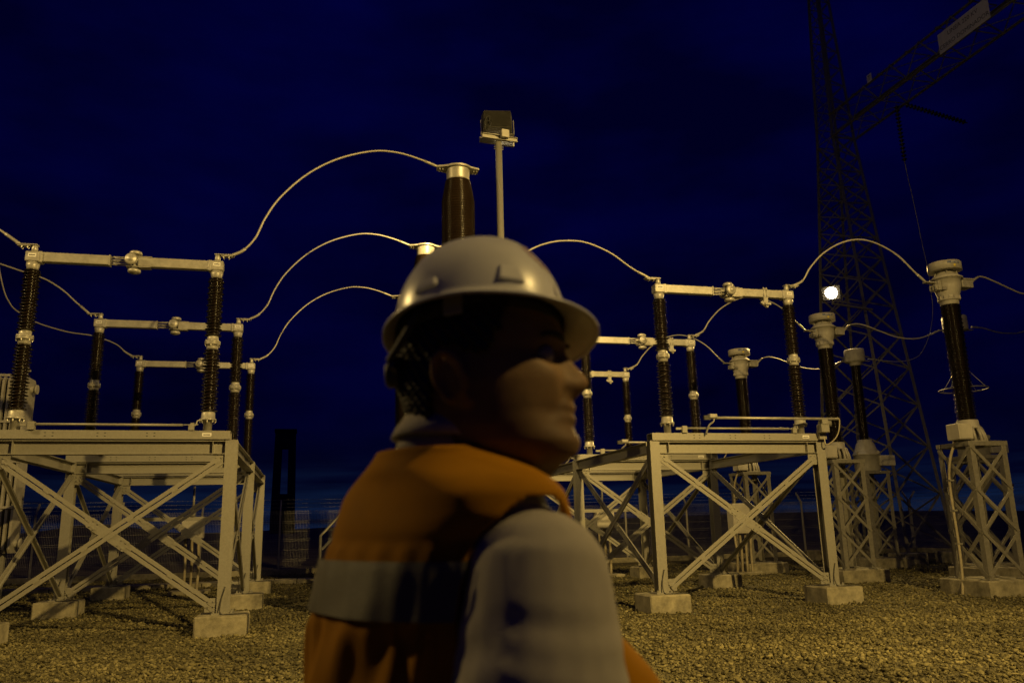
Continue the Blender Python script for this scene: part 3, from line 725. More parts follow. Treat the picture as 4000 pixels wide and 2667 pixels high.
for a in (0.3, 1.87, 3.44, 5.01):
    m = MB(); m.tube([(0.07*math.cos(a), 0.07*math.sin(a), 4.84 - B), (0.52*math.cos(a), 0.52*math.sin(a), 4.28 - B)], 0.008, 6); m.build('ring_strut', ALU, t)

# ------------------------------------------------------------------ conductors
def wire(pts3, label, r=0.0165, sleeves=(True, True), group='overhead jumper conductors'):
    P = smooth_path(pts3, 8); t = thing('jumper_conductor', label, 'cable', P[0], group=group); o = P[0].copy()
    m = MB(); m.tube([p - o for p in P], r, 10); m.build('strand', WIRE, t)
    for k, on in enumerate(sleeves):
        if not on: continue
        Q = P if k == 0 else P[::-1]
        acc = [Q[0]]; d = 0
        for a, b in zip(Q, Q[1:]):
            d += (b - a).length; acc.append(b)
            if d > 0.22: break
        m = MB(); m.tube([p - o for p in acc], r * 1.45, 10); m.build('end_sleeve', ALU, t)
AB = [(-1.30, 5.655), (-1.12, 5.76), (-0.95, 5.98), (-0.82, 6.31), (-0.60, 6.69), (-0.19, 7.13), (0.30, 7.45), (0.85, 7.64), (1.25, 7.66), (1.62, 7.585), (1.98, 7.46)]
BB = [(2.74, 5.08), (2.92, 5.22), (3.08, 5.52), (3.30, 5.84), (3.62, 6.07), (3.92, 6.20), (4.24, 6.26), (4.61, 6.25), (5.05, 6.09), (5.44, 5.83), (5.77, 5.66)]
BC = [(8.66, 5.655), (8.88, 5.77), (9.07, 6.03), (9.38, 6.33), (9.80, 6.57), (10.22, 6.67), (10.62, 6.61), (11.05, 6.40), (11.38, 6.09), (11.62, 5.88)]
CV = [(12.68, 5.90), (12.85, 6.05), (13.08, 6.10), (13.35, 6.06), (13.72, 5.94), (14.15, 5.81), (14.6, 5.77), (15.0, 5.83), (15.5, 6.02)]
for k in range(3):
    v = ROW[k]; r_ = RN[k]
    wire([(u, v, z) for u, z in AB], 'arched jumper cable from the left frame %s switch up to the breaker top' % r_)
    wire([(u, v, z) for u, z in BB], 'jumper cable from the %s breaker pole to the %s switch of the right frame' % (r_, r_))
    wire([(u, v, z) for u, z in BC], 'arched jumper cable from the right frame %s switch to the %s current transformer' % (r_, r_))
    if k == 0:
        wire([(12.68, v, 5.92), (12.93, v, 6.06), (13.23, v, 5.99), (13.63, v, 5.84), (13.95, v, 5.75), (14.6, v, 5.74), (15.6, v, 6.0)], 'jumper cable leaving the nearest current transformer past the right picture edge')
    else:
        wire([(u, v, z) for u, z in CV], 'drooping jumper cable from the %s current transformer to a voltage transformer' % r_)
wire([(u, ROW[0], z) for u, z in [(-14, 9.6), (-9.5, 8.6), (-6.2, 7.1), (-5.4, 6.5), (-4.9, 6.08), (-4.57, 5.86), (-4.28, 5.655)]], 'jumper cable coming in over the left edge to the nearest left switch')
wire([(u, ROW[1], z) for u, z in [(-15, 9.6), (-10.5, 8.6), (-7.6, 7.3), (-6.5, 6.75), (-5.94, 6.58), (-5.57, 6.46), (-5.19, 6.34), (-4.96, 6.22), (-4.74, 6.06), (-4.56, 5.89), (-4.29, 5.655)]], 'jumper cable coming in from the left to the middle left switch')
wire([(u, ROW[2], z) for u, z in [(-15, 14.5), (-10, 12.4), (-8.2, 10.3), (-7.6, 8.6), (-7.35, 7.61), (-7.21, 7.15), (-7.09, 6.91), (-6.91, 6.69), (-6.44, 6.41), (-5.78, 6.21), (-5.26, 6.14), (-4.9, 6.04), (-4.62, 5.91), (-4.44, 5.75), (-4.28, 5.655)]], 'jumper cable coming in from the left to the rear left switch')
wire([(16.5, ROW[1], 6.15), (16.87, ROW[1], 6.13), (17.27, ROW[1], 6.04), (17.68, ROW[1], 6.02), (18.15, ROW[1], 6.09), (19.2, ROW[1] - 0.3, 6.5), (21.0, ROW[1] - 1.2, 8.2), (23.5, ROW[1] - 2.5, 11.5), (26.0, ROW[1] - 4.0, 14.5)], 'drooping cable running right from behind the nearest current transformer')
wire([(u, ROW[2], z) for u, z in [(18.82, 12.80), (18.86, 12.27), (18.95, 11.35), (19.04, 10.03), (19.12, 9.15), (19.11, 8.49), (19.09, 7.84), (18.86, 7.06), (18.46, 6.42), (18.09, 6.18), (17.55, 6.08), (16.87, 6.10), (16.46, 6.13)]], 'long dropper cable hanging from the gantry string to the flat-capped voltage transformer', 0.013)

# ------------------------------------------------------------------ gantry tower, beam, sign, strings
TU, TV = 18.58, 23.91
ZB, ZT = 15.0, 21.5
def half(z):
    if z <= ZB:
        q = (z - 0.3) / 10.7; return 0.85*(1 - q) + 0.52*q if q <= 1 else max(0.42, 0.52 - (q - 1)*0.2), max(0.46, 2.13*(1 - q) + 0.914*q)
    q = (z - ZB) / (ZT - ZB); return 0.42*(1 - q) + 0.22*q, 0.46*(1 - q) + 0.24*q
def corner(sx_, sy_, z):
    a, b = half(z); return Vector((sx_*a, sy_*b, z))
t = thing('gantry_tower', 'tall tapering lattice tower of the line gantry behind the lit floodlight', 'lattice tower', (TU, TV, 0))
for sx_ in (-1, 1):
    for sy_ in (-1, 1):
        zs = [0.3, 11.0, ZB, ZT]; m = MB()
        for za, zb in zip(zs, zs[1:]):
            m.extr(corner(sx_, sy_, za), corner(sx_, sy_, zb), [(-.06, -.06), (.06, -.06), (.06, -.048), (-.048, -.048), (-.048, .06), (-.06, .06)], (0, 1, 0))
        m.build('leg', STEEL_D, t)
        c0 = corner(sx_, sy_, 0.3); m = MB(); m.box((c0.x, c0.y, 0.12), (0.8, 0.8, 0.44), ch=0.02); m.build('footing', CONC, t)
FL = [(0, 1), (1, 2), (2, 3), (3, 0)]; CS = [(-1, -1), (1, -1), (1, 1), (-1, 1)]
bsec = [[(-.028, -.004), (.028, -.004), (.028, .004), (-.028, .004)], [(-.028, -.04), (-.021, -.04), (-.021, -.004), (-.028, -.004)]]
lev = [0.45]
while lev[-1] < ZB - 0.5: lev.append(lev[-1] + max(0.62, half(lev[-1])[1] * 0.78))
lev[-1] = ZB
for za, zb in zip(lev, lev[1:]):
    for fa, fb in FL:
        A0, A1, B0, B1 = corner(*CS[fa], za), corner(*CS[fa], zb), corner(*CS[fb], za), corner(*CS[fb], zb)
        nrm = ((A0 + B0) / 2).copy(); nrm.z = 0; nrm.normalize()
        for q, (p, r_) in enumerate(((A0, B1), (B0, A1))):
            m = MB(); m.extr(p + nrm*(0.01 + 0.010*q), r_ + nrm*(0.01 + 0.010*q), bsec, nrm); m.build('brace', STEEL_D, t)
lev = list(np.arange(ZB, ZT + 0.01, 0.72))
for i, (za, zb) in enumerate(zip(lev, lev[1:])):
    for fa, fb in FL:
        A0, A1, B0, B1 = corner(*CS[fa], za), corner(*CS[fa], zb), corner(*CS[fb], za), corner(*CS[fb], zb)
        nrm = ((A0 + B0) / 2).copy(); nrm.z = 0; nrm.normalize()
        for p, r_ in ((A0, B0), (A0, B1)):
            m = MB(); m.extr(p + nrm*0.01, r_ + nrm*0.01, [[(-.022, -.003), (.022, -.003), (.022, .003), (-.022, .003)]], nrm); m.build('brace', STEEL_D, t)
t = thing('gantry_beam', 'lattice box beam running from the tower out past the upper right corner', 'lattice beam', (18.6, TV - 0.5, 15.0))
V0, V1 = 0.0, -14.6; hw, hz = 0.5, 0.86
for sx_ in (-1, 1):
    for z in (0, hz):
        m = MB(); m.extr((sx_*hw, V0, z), (sx_*hw, V1, z), [(-.05, -.05), (.05, -.05), (.05, -.04), (-.04, -.04), (-.04, .05), (-.05, .05)]); m.build('chord', STEEL_D, t)
nb_ = 11; st_ = (V1 - V0) / nb_
for i in range(nb_):
    y0, y1, ym = V0 + st_*i, V0 + st_*(i + 1), V0 + st_*(i + .5)
    segs = []
    for sx_ in (-1, 1):
        segs += [((sx_*hw, y0, 0), (sx_*hw, ym, hz), (sx_, 0, 0)), ((sx_*hw, ym, hz), (sx_*hw, y1, 0), (sx_, 0, 0))]
    for z, dz in ((0, -1), (hz, 1)):
        segs += [((-hw, y0, z), (hw, y0, z), (0, 0, dz)), ((-hw, y0, z), (hw, y1, z), (0, 0, dz))]
    for p, q, nn in segs:
        m = MB(); m.extr(Vector(p) + Vector(nn)*0.056, Vector(q) + Vector(nn)*0.056, [[(-.025, -.004), (.025, -.004), (.025, .004), (-.025, .004)]], nn); m.build('brace', STEEL_D, t)
t = thing('line_sign', 'white rectangular sign with two lines of dark capitals fixed to the gantry beam', 'sign', (18.02, 17.03, 14.90))
m = MB(); m.box((0, 0, 0.33), (0.012, 1.90, 0.66), ch=0.002); pl = m.build('sign_plate', SIGNW, t)
for txt, z, sz in (('LINEA 220 KV', 0.48, 0.19), ('CERRO DOMINADOR', 0.17, 0.19)):
    me = text_mesh(txt, sz, 0.0)
    for v_ in me.vertices:
        x, y = v_.co.x, v_.co.y; v_.co = (-0.0075, -x, z + y)
    put(me, 'lettering', INK, pl)
t = thing('phase_plate', 'small white plate with one letter on the gantry beam top chord', 'sign', (18.03, 21.05, 15.80))
m = MB(); m.box((0, 0, 0.14), (0.01, 0.24, 0.28)); pl = m.build('plate', SIGNW, t)
me = text_mesh('T', 0.22, 0.0)
for v_ in me.vertices:
    x, y = v_.co.x, v_.co.y; v_.co = (-0.0065, -x, 0.14 + y)
put(me, 'lettering', INK, pl)
def string(p0, p1, label, n_=15):
    p0, p1 = Vector(p0), Vector(p1); t = thing('insulator_string', label, 'insulator', p0, group='cap-and-disc insulator strings'); d = p1 - p0; L_ = d.length; dn = d.normalized()
    m = MB(); m.tube([(0, 0, 0), d], 0.02, 8); m.build('rod', STEEL_D, t)
    for i in range(n_):
        m = MB(); m.lathe([(0.03, -0.05), (0.04, -0.02), (0.085, 0.01), (0.087, 0.018), (0.06, 0.014), (0.03, 0.03)], dn*(0.12 + (L_ - 0.25)*i/(n_ - 1)), 18, -dn); m.build('disc', PORC_CT, t)
string((18.80, ROW[2], 14.94), (18.82, ROW[2], 12.80), 'near-vertical disc insulator string hanging under the gantry beam')
string((19.15, ROW[2], 14.98), (21.6, ROW[2], 14.55), 'sloping disc insulator string pulling right from the gantry beam', 17)

# ------------------------------------------------------------------ floodlights
def make_floodlight(name, label, loc, aim, power, lit_glass, spot=R(125), blend=1.0):
    t = thing(name, label, 'floodlight', loc)
    d = (Vector(aim) - Vector(loc)).normalized()
    zax = -d; xax = Vector((0, 0, 1)).cross(zax).normalized(); yax = zax.cross(xax)
    t.rotation_euler = Matrix((xax, yax, zax)).transposed().to_euler()
    w, h, dp = 0.56, 0.46, 0.16      # local: -z looks along the beam
    m = MB(); f = [(-w/2, -h/2, 0), (w/2, -h/2, 0), (w/2, h/2, 0), (-w/2, h/2, 0)]; b = [(x*0.88, y*0.84, dp) for x, y, _ in f]
    m.add(f + b, [(4, 5, 6, 7), (0, 1, 5, 4), (1, 2, 6, 5), (2, 3, 7, 6), (3, 0, 4, 7)])
    for s_ in (-1, 1): m.box((s_*(w/2 - .012), 0, -0.012), (0.024, h, 0.03)); m.box((0, s_*(h/2 - .012), -0.012), (w - 0.05, 0.024, 0.03))
    m.build('housing', DARKMET, t)
    for i in range(15):
        m = MB(); yy = -h*0.39 + h*0.78*i/14; m.box((0, yy, dp + 0.012), (w*0.86, 0.007, 0.028)); m.build('cooling_fin', DARKMET, t)
    m = MB(); m.box((0, 0, 0.004), (w - 0.05, h - 0.05, 0.004)); m.build('reflector', DARKMET, t)
    m = MB(); m.lathe([(0.0, -0.040), (0.09, -0.034), (0.15, -0.018), (0.175, 0.0)], (0, 0, 0), 24); m.build('front_glass', lit_glass, t)
    m = MB()
    for s_ in (-1, 1): m.box((s_*(w/2 + 0.016), -0.11, 0.06), (0.010, 0.34, 0.04))
    m.box((0, -0.285, 0.06), (w + 0.042, 0.010, 0.05)); m.build('yoke', STEEL, t)
    m = MB(); m.tube(smooth_path([(-0.16, -0.12, dp + 0.03), (-0.14, -0.02, dp + 0.08), (-0.20, -0.06, dp + 0.09), (-0.24, -0.18, dp + 0.05), (-0.18, -0.25, dp + 0.06), (-0.12, -0.17, dp + 0.07), (-0.20, -0.12, dp + 0.07), (-0.23, -0.26, dp + 0.03), (-0.12, -0.33, 0.1), (0.05, -0.36, 0.1)], 6), 0.009, 8); m.build('cable', BLACK, t)
    ld = bpy.data.lights.new(name + '_light', 'SPOT'); ld.energy = power; ld.color = LAMP_COL; ld.spot_size = spot; ld.spot_blend = blend; ld.shadow_soft_size = 0.14
    lo = bpy.data.objects.new(name + '_light', ld); COL.objects.link(lo); lo.parent = t; lo.location = (0, 0, -0.20)
    return t
def make_mast(loc, top, label, armdir):
    t = thing('floodlight_mast', label, 'mast', loc); a = math.atan2(armdir[1], armdir[0]); rm = Euler((0, 0, a)).to_matrix()
    m = MB(); m.lathe([(0.072, 0.3), (0.066, top*0.5), (0.060, top)], (0, 0, 0), 18); m.box((0, 0, 0.31), (0.34, 0.34, 0.02)); m.build('pole', STEEL, t)
    m = MB(); m.box((0, 0, 0.09), (0.5, 0.5, 0.40), ch=0.02); m.build('footing', CONC, t)
    for s_ in (-1, 1):
        m = MB(); m.box(rm @ Vector((0, s_*0.075, top + 0.035)), (0.66, 0.012, 0.085), rm); m.box(rm @ Vector((0, s_*0.096, top + 0.074)), (0.66, 0.040, 0.008), rm); m.box(rm @ Vector((0, s_*0.096, top - 0.004)), (0.66, 0.040, 0.008), rm); m.build('cross_arm', STEEL, t)
    m = MB(); m.box(rm @ Vector((0.06, -0.17, top + 0.08)), (0.14, 0.09, 0.15), rm, ch=0.008); m.build('junction_box', BOX, t)
    m = MB()
    for z in (top - 0.10, top - 0.14):
        m.tube([(-0.09, 0, z), (0.09, 0, z)], 0.008, 6)
    m.build('clamp_bolt', STEEL, t)
    return t
MU, MV = 3.11, 12.98
make_mast((MU, MV, 0), 8.13, 'round steel floodlight mast rising behind the white hard hat', (1, 0.12))
make_floodlight('floodlight', 'dark ribbed floodlight seen from behind, on top of the central mast', (MU + 0.0, MV + 0.10, 8.50), (7.5, 40.0, 0.0), BACK_W, GLASS_ON, R(110))
KU, KV, KZ = 7.58, -1.90, 9.4
make_mast((KU + 0.05, KV - 0.12, 0), KZ - 0.36, 'floodlight mast standing to the right of the photographer', (1, 0.3))
make_floodlight('floodlight', 'lit floodlight on the mast to the right of the photographer', (KU, KV, KZ), (0.0, 16.5, 1.0), KEY_W, GLASS_ON, R(105))
QU, QV, QZ = -9.93, 9.72, 8.6
make_mast((QU - 0.1, QV + 0.05, 0), QZ - 0.36, 'floodlight mast standing to the left of the photographer', (0.1, 1))
make_floodlight('floodlight', 'lit floodlight on the mast to the left of the photographer', (QU, QV, QZ), (0.5, 7.0, 0.6), LEFT_W, GLASS_ON, R(130))
LP = Vector((16.05, 21.68, 8.45))
t = make_floodlight('floodlight', 'glaring lit floodlight on the lattice tower facing the camera', LP, (0.0, 4.0, 1.0), RIGHT_W, GLASS_ON)
t = thing('lamp_bracket', 'steel bracket arm holding the glaring floodlight on the lattice tower', 'bracket', (LP.x + 0.1, LP.y + 0.1, LP.z - 0.32))
m = MB(); m.box((0.9, 0.25, 0.0), (1.9, 0.06, 0.06), Euler((0, 0, R(14))).to_matrix()); m.tube([(0, 0, 0.0), (0, 0, 0.14)], 0.03, 8); m.build('arm', STEEL_D, t)

# ------------------------------------------------------------------ perimeter fence
def fence(origin, direc, spans, name_label, panel_len=2.52, outward=(0, 1, 0)):
    t = thing('perimeter_fence', name_label, 'fence', origin); d = Vector(direc); o = Vector(outward)
    pm = MB(); pm.box((0, 0, 1.14), (0.06, 0.06, 1.96)); pm.box(o*0.155 + Vector((0, 0, 2.28)), (0.055, 0.055, 0.46), Vector((0, 0, 1)).rotation_difference((o*0.70 + Vector((0, 0, 0.9))).normalized()).to_matrix())
    pmesh = pm.mesh('fence_post')
    wm = MB(); w = 0.0025; L_ = panel_len - 0.06
    def bar(a, b, r): 
        wm.extr(a, b, [(-r, -r), (r, -r), (r, r), (-r, r)], (0, 0, 1) if abs((Vector(b) - Vector(a)).z) < 1e-3 else tuple(d))
    for i in range(int(L_/0.05) + 1):
        p = d*(0.03 + 0.05*i); bar(p + Vector((0, 0, 0.2)), p + Vector((0, 0, 2.12)), w)
    for z in (0.24, 0.44, 0.50, 0.80, 1.10, 1.16, 1.42, 1.70, 1.76, 2.02, 2.08): bar(d*0.03 + Vector((0, 0, z)) - o*0.006, d*(L_ + 0.03) + Vector((0, 0, z)) - o*0.007, 0.003)
    wmesh = wm.mesh('mesh_panel')
    bm_ = MB()
    for q in (0.35, 0.65, 0.95): 
        bar2 = o*(0.33*q) + Vector((0, 0, 2.07 + 0.44*q)); bm_.tube([bar2, bar2 + d*panel_len], 0.004, 5)
        for k in range(16): c = bar2 + d*(panel_len*(k + .5)/16); bm_.tube([c - Vector((0, 0, .022)), c + Vector((0, 0, .022))], 0.003, 4)
    bmesh_ = bm_.mesh('barbed_wire')
    for i in range(spans + 1):
        put(pmesh, 'fence_post', ALU_PAINT if not pmesh.materials else None, t, d*panel_len*i)
        if i < spans:
            tag(put(wmesh, 'mesh_panel', FENCEM if not wmesh.materials else None, t, d*panel_len*i), kind='stuff'); put(bmesh_, 'barbed_wire', FENCEM if not bmesh_.materials else None, t, d*panel_len*i)
fence((-21.08, 29.40, 0), (1, 0, 0), 18, 'welded wire mesh fence with barbed wire along the back of the yard')
fence((24.35, 29.40, 0), (0, -1, 0), 7, 'welded wire mesh fence running toward the viewer past the lattice tower', outward=(1, 0, 0))

# ------------------------------------------------------------------ control cabinets, steps, radiator
def cabinet(loc, label, w=0.50, h=0.42, top=1.72, shaft=True, rail=(-1.6, 0.95), nz=3):
    t = thing('control_cabinet', label, 'cabinet', loc)
    m = MB(); m.box((0, 0, top - h/2), (w, 0.34, h), ch=0.008); cb = m.build('housing', BOX, t)
    m = MB(); m.box((-w*0.1, -0.176, top - h/2 - 0.01), (w*0.7, 0.012, h*0.86), ch=0.003); m.box((w*0.36, -0.176, top - h/2), (0.05, 0.012, 0.10)); m.build('door', BOX, cb)
    if rail:
        m = MB(); m.extr((rail[0], 0.02, top + 0.05), (rail[1], 0.02, top + 0.05), [[(-.04, -.045), (.04, -.045), (.04, .045), (-.04, .045)]]); m.build('support_rail', STEEL, t)
    if shaft:
        m = MB(); m.tube([(-0.02, 0, top + 0.1), (-0.02, 0, 2.55)], 0.028, 12); m.lathe([(0.06, top + 0.1), (0.06, top + 0.22), (0.03, top + 0.25)], (-0.02, 0, 0), 14); m.build('drive_shaft', STEEL, t)
    for i in range(nz):
        x = -0.16 + 0.15*i; m = MB(); pts = [(x, 0, top - h + 0.01), (x + 0.01, 0.0, top - h - 0.2), (x + 0.03, 0.02*i, 0.6), (x + 0.02, 0.04, 0.05)]
        P = smooth_path(pts, 14); m.tube(P, [0.036 if j % 2 else 0.031 for j in range(len(P))], 10); m.build('conduit', CONDUIT, t)
    m = MB(); m.box((0, 0.05, 0.03), (0.9, 0.6, 0.10), ch=0.01); m.build('pad', CONC, t)
cabinet((-2.72, 21.55, 0), 'grey drive cabinet with corrugated conduits under the left frame')
cabinet((7.92, 21.55, 0), 'grey drive cabinet with conduits under the right frame, beside the grey sleeve', rail=(-0.7, 1.0))
cabinet((11.28, 20.20, 0), 'tall grey marshalling box in front of the farthest lattice pedestal', 0.50, 0.78, 1.86, False, None, 4)

t = thing('access_steps', 'pale steel access steps with handrails left of the orange vest', 'steps', (0.2, 21.3, 0))
for yy in (-0.45, 0.75):
    m = MB(); m.tube([(0.12, yy, 0.1), (0.12, yy, 1.28), (0.57, yy, 1.78), (2.2, yy, 1.78)], 0.026, 10, smooth=False); m.build('handrail', STEEL, t)
    m = MB(); m.tube([(0.16, yy, 0.95), (0.60, yy, 1.40), (2.2, yy, 1.40)], 0.02, 8, smooth=False); m.tube([(0.62, yy, 0.85), (0.62, yy, 1.78)], 0.022, 8); m.tube([(2.2, yy, 0.0), (2.2, yy, 1.78)], 0.022, 8); m.build('guard_rail', STEEL, t)
    m = MB(); m.box((0.36, yy, 0.42), (0.95, 0.02, 0.16), Euler((0, R(-48), 0)).to_matrix()); m.box((0.05, yy, 0.16), (0.09, 0.03, 0.34)); m.build('stringer', STEEL, t)
for i in range(4):
    m = MB(); m.box((0.10 + 0.16*i, 0.15, 0.20 + 0.19*i), (0.24, 1.17, 0.03)); m.build('tread', STEEL, t)
m = MB(); m.box((1.45, 0.15, 0.83), (1.55, 1.24, 0.05)); m.build('deck', STEEL, t)

t = thing('transformer_radiator', 'tall ribbed radiator bank of a transformer at the left picture edge', 'radiator', (-6.1, 18.2, 0))
for i in range(9):
    m = MB(); x = 0.42 - 0.105*i
    pr = [(0.06, 0), (0.48, 0), (0.54, 0.08), (0.54, 3.42), (0.48, 3.5), (0.06, 3.5), (0.0, 3.42), (0.0, 0.08)]
    m.extr((x - 0.022, 0.0, 1.12), (x + 0.022, 0.0, 1.12), [(p, q) for p, q in [(-a, b) for a, b in pr]], (0, 0, 1)); m.build('fin', ALU_PAINT, t)
for z in (1.30, 4.40):
    m = MB(); m.tube([(-1.6, 0.27, z), (0.53, 0.27, z)], 0.07, 14); m.lathe([(0.10, -0.02), (0.10, 0.02)], (0.54, 0.27, z), 16, (1, 0, 0)); m.build('header_pipe', ALU_PAINT, t)
m = MB()
for z in (2.0, 2.9, 3.7): m.box((-0.0, -0.012, z), (0.95, 0.02, 0.05))
m.build('tie_bar', ALU_PAINT, t)
m = MB(); m.box((-0.9, 0.27, 0.62), (0.14, 0.5, 1.24)); m.box((0.25, 0.27, 0.62), (0.10, 0.10, 1.24)); m.build('support_leg', STEEL, t)
m = MB(); m.tube([(0.34, 0.2, 4.62), (0.34, 0.2, 4.78)], 0.03, 8); m.lathe([(0.075, 0), (0.085, 0.02), (0.04, 0.09)], (0.34, 0.2, 4.76), 12); m.box((0.10, 0.2, 4.68), (0.5, 0.06, 0.05)); m.build('lifting_lug', ALU_PAINT, t)
t = thing('cable_trench_cover', 'low concrete trench cover crossing the gravel behind the left frame', 'trench cover', (-6.0, 24.4, 0))
for i in range(14):
    m = MB(); m.box((i*0.62 - 2.0, 0, 0.05), (0.60, 0.75, 0.12), ch=0.012); m.build('slab', CONC, t)

# ------------------------------------------------------------------ the man in the foreground
# built in the viewer's plan frame (x right, y away), then turned into the yard by -YAW
SKIN = mat('skin', (0.27, 0.168, 0.075), 0.60, 0, 0.10, 30, 0.04, 300, 0.25, sss=0.10)
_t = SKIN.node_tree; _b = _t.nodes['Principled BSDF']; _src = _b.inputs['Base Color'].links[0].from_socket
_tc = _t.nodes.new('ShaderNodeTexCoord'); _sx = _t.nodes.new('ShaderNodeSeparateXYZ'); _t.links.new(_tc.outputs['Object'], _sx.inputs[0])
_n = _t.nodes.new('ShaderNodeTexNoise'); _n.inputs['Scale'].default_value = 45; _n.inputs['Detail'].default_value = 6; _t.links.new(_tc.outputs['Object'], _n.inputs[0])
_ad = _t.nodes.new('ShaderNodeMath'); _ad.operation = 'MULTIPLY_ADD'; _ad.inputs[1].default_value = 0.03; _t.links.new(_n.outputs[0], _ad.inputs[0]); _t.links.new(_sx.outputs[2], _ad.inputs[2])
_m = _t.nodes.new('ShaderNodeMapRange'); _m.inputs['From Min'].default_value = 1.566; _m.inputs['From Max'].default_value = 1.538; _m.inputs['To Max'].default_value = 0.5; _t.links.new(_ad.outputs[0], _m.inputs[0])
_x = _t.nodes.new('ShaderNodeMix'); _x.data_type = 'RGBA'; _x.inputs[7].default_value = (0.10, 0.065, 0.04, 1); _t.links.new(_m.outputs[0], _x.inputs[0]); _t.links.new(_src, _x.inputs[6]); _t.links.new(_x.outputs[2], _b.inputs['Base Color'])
HAIRM = mat('dark_hair', (0.010, 0.008, 0.007), 0.55, 0, 0)
SHIRT = mat('grey_white_shirt', (0.43, 0.40, 0.35), 0.9, 0, 0.06, 12, 0.25, 900, 0.15)
VEST = mat('orange_vest', (0.40, 0.178, 0.004), 0.85, 0, 0.06, 10, 0.25, 700, 0.12)
BAND = mat('reflective_band', (0.125, 0.115, 0.075), 0.5, 0.0, 0.06, 12, 0.15, 500)
DENIM = mat('dark_trousers', (0.05, 0.055, 0.075), 0.9, 0, 0.1, 14, 0.2, 600, 0.2)
LEATHER = mat('boot_leather', (0.05, 0.035, 0.025), 0.6, 0, 0.1, 14, 0.2, 300)
HATM = mat('white_hat_shell', (0.62, 0.62, 0.63), 0.30, 0, 0.04, 14, 0, 0, 0.45)
STRAPM = mat('hat_harness', (0.05, 0.05, 0.05), 0.6, 0, 0)
EYEW = mat('eye_white', (0.40, 0.36, 0.32), 0.4, 0, 0, spec=0.0)
LOGO = mat('hat_emblem_red', (0.42, 0.32, 0.34), 0.35, 0, 0)

BASE = Vector((-0.085, 0.975, 0))
cy_, sy_ = math.cos(YAW), math.sin(YAW)
wpos = (BASE.x * cy_ + BASE.y * sy_, -BASE.x * sy_ + BASE.y * cy_, 0)
MAN = thing('person', 'man in an orange safety vest and white hard hat looking to the right', 'person', wpos, -YAW)
TA = R(37); TF = Vector((math.cos(TA), math.sin(TA), 0)); TR = Vector((math.sin(TA), -math.cos(TA), 0))   # torso forward, right
C0 = Vector((-0.085, 0.975, 0))

def voxel(mb_, vs, it, name, material, parent, disp=None):
    """one continuous skin over overlapping closed pieces"""
    me = mb_.mesh(name); o = bpy.data.objects.new(name, me); COL.objects.link(o)
    md = o.modifiers.new('r', 'REMESH'); md.mode = 'VOXEL'; md.voxel_size = vs; md.use_smooth_shade = True
    sm = o.modifiers.new('s', 'SMOOTH'); sm.iterations = it; sm.factor = 0.5
    if disp:
        tx = bpy.data.textures.new(name + '_folds', 'CLOUDS'); tx.noise_scale = disp[0]; tx.noise_depth = 2
        dm = o.modifiers.new('d', 'DISPLACE'); dm.texture = tx; dm.strength = disp[1]; dm.mid_level = 0.5; dm.texture_coords = 'LOCAL'
    dg = bpy.context.evaluated_depsgraph_get(); me2 = bpy.data.meshes.new_from_object(o.evaluated_get(dg)); bpy.data.objects.remove(o)
    me2.name = name; me2.transform(Matrix.Translation(-BASE)); me2.materials.clear()
    me2.polygons.foreach_set('use_smooth', [True] * len(me2.polygons))
    return put(me2, name, material, parent)
def place(mb_, name, material, parent):
    me = mb_.mesh(name); me.transform(Matrix.Translation(-BASE)); return put(me, name, material, parent)

# --- head surface: rows of height, columns of angle (0 = face front, +x)
HC = Vector((-0.036, 0.945, 0)); HYAW = R(-11)
zf = [1.455, 1.466, 1.471, 1.479, 1.492, 1.509, 1.517, 1.526, 1.533, 1.546, 1.556, 1.564, 1.579, 1.592, 1.603, 1.612, 1.635, 1.66, 1.68, 1.698, 1.708]
fx = [0.020, 0.050, 0.060, 0.072, 0.0760, 0.0690, 0.0690, 0.0680, 0.0690, 0.0680, 0.0665, 0.0655, 0.0625, 0.0590, 0.0625, 0.0635, 0.058, 0.046, 0.028, 0.002, -0.02]
zb_ = [1.455, 1.47, 1.49, 1.51, 1.53, 1.56, 1.60, 1.63, 1.66, 1.68, 1.698, 1.708]
bx_ = [-0.06, -0.06, -0.07, -0.095, -0.117, -0.128, -0.132, -0.130, -0.120, -0.104, -0.078, -0.05]
zw = [1.455, 1.466, 1.475, 1.49, 1.51, 1.53, 1.56, 1.59, 1.62, 1.65, 1.68, 1.698, 1.708]
ww = [0.032, 0.046, 0.056, 0.066, 0.071, 0.073, 0.075, 0.073, 0.076, 0.073, 0.058, 0.036, 0.014]
def sm0(x, a, b): t_ = min(1, max(0, (x - a) / (b - a))); return t_ * t_ * (3 - 2 * t_)
def g(x, s): return math.exp(-(x / s) ** 2)
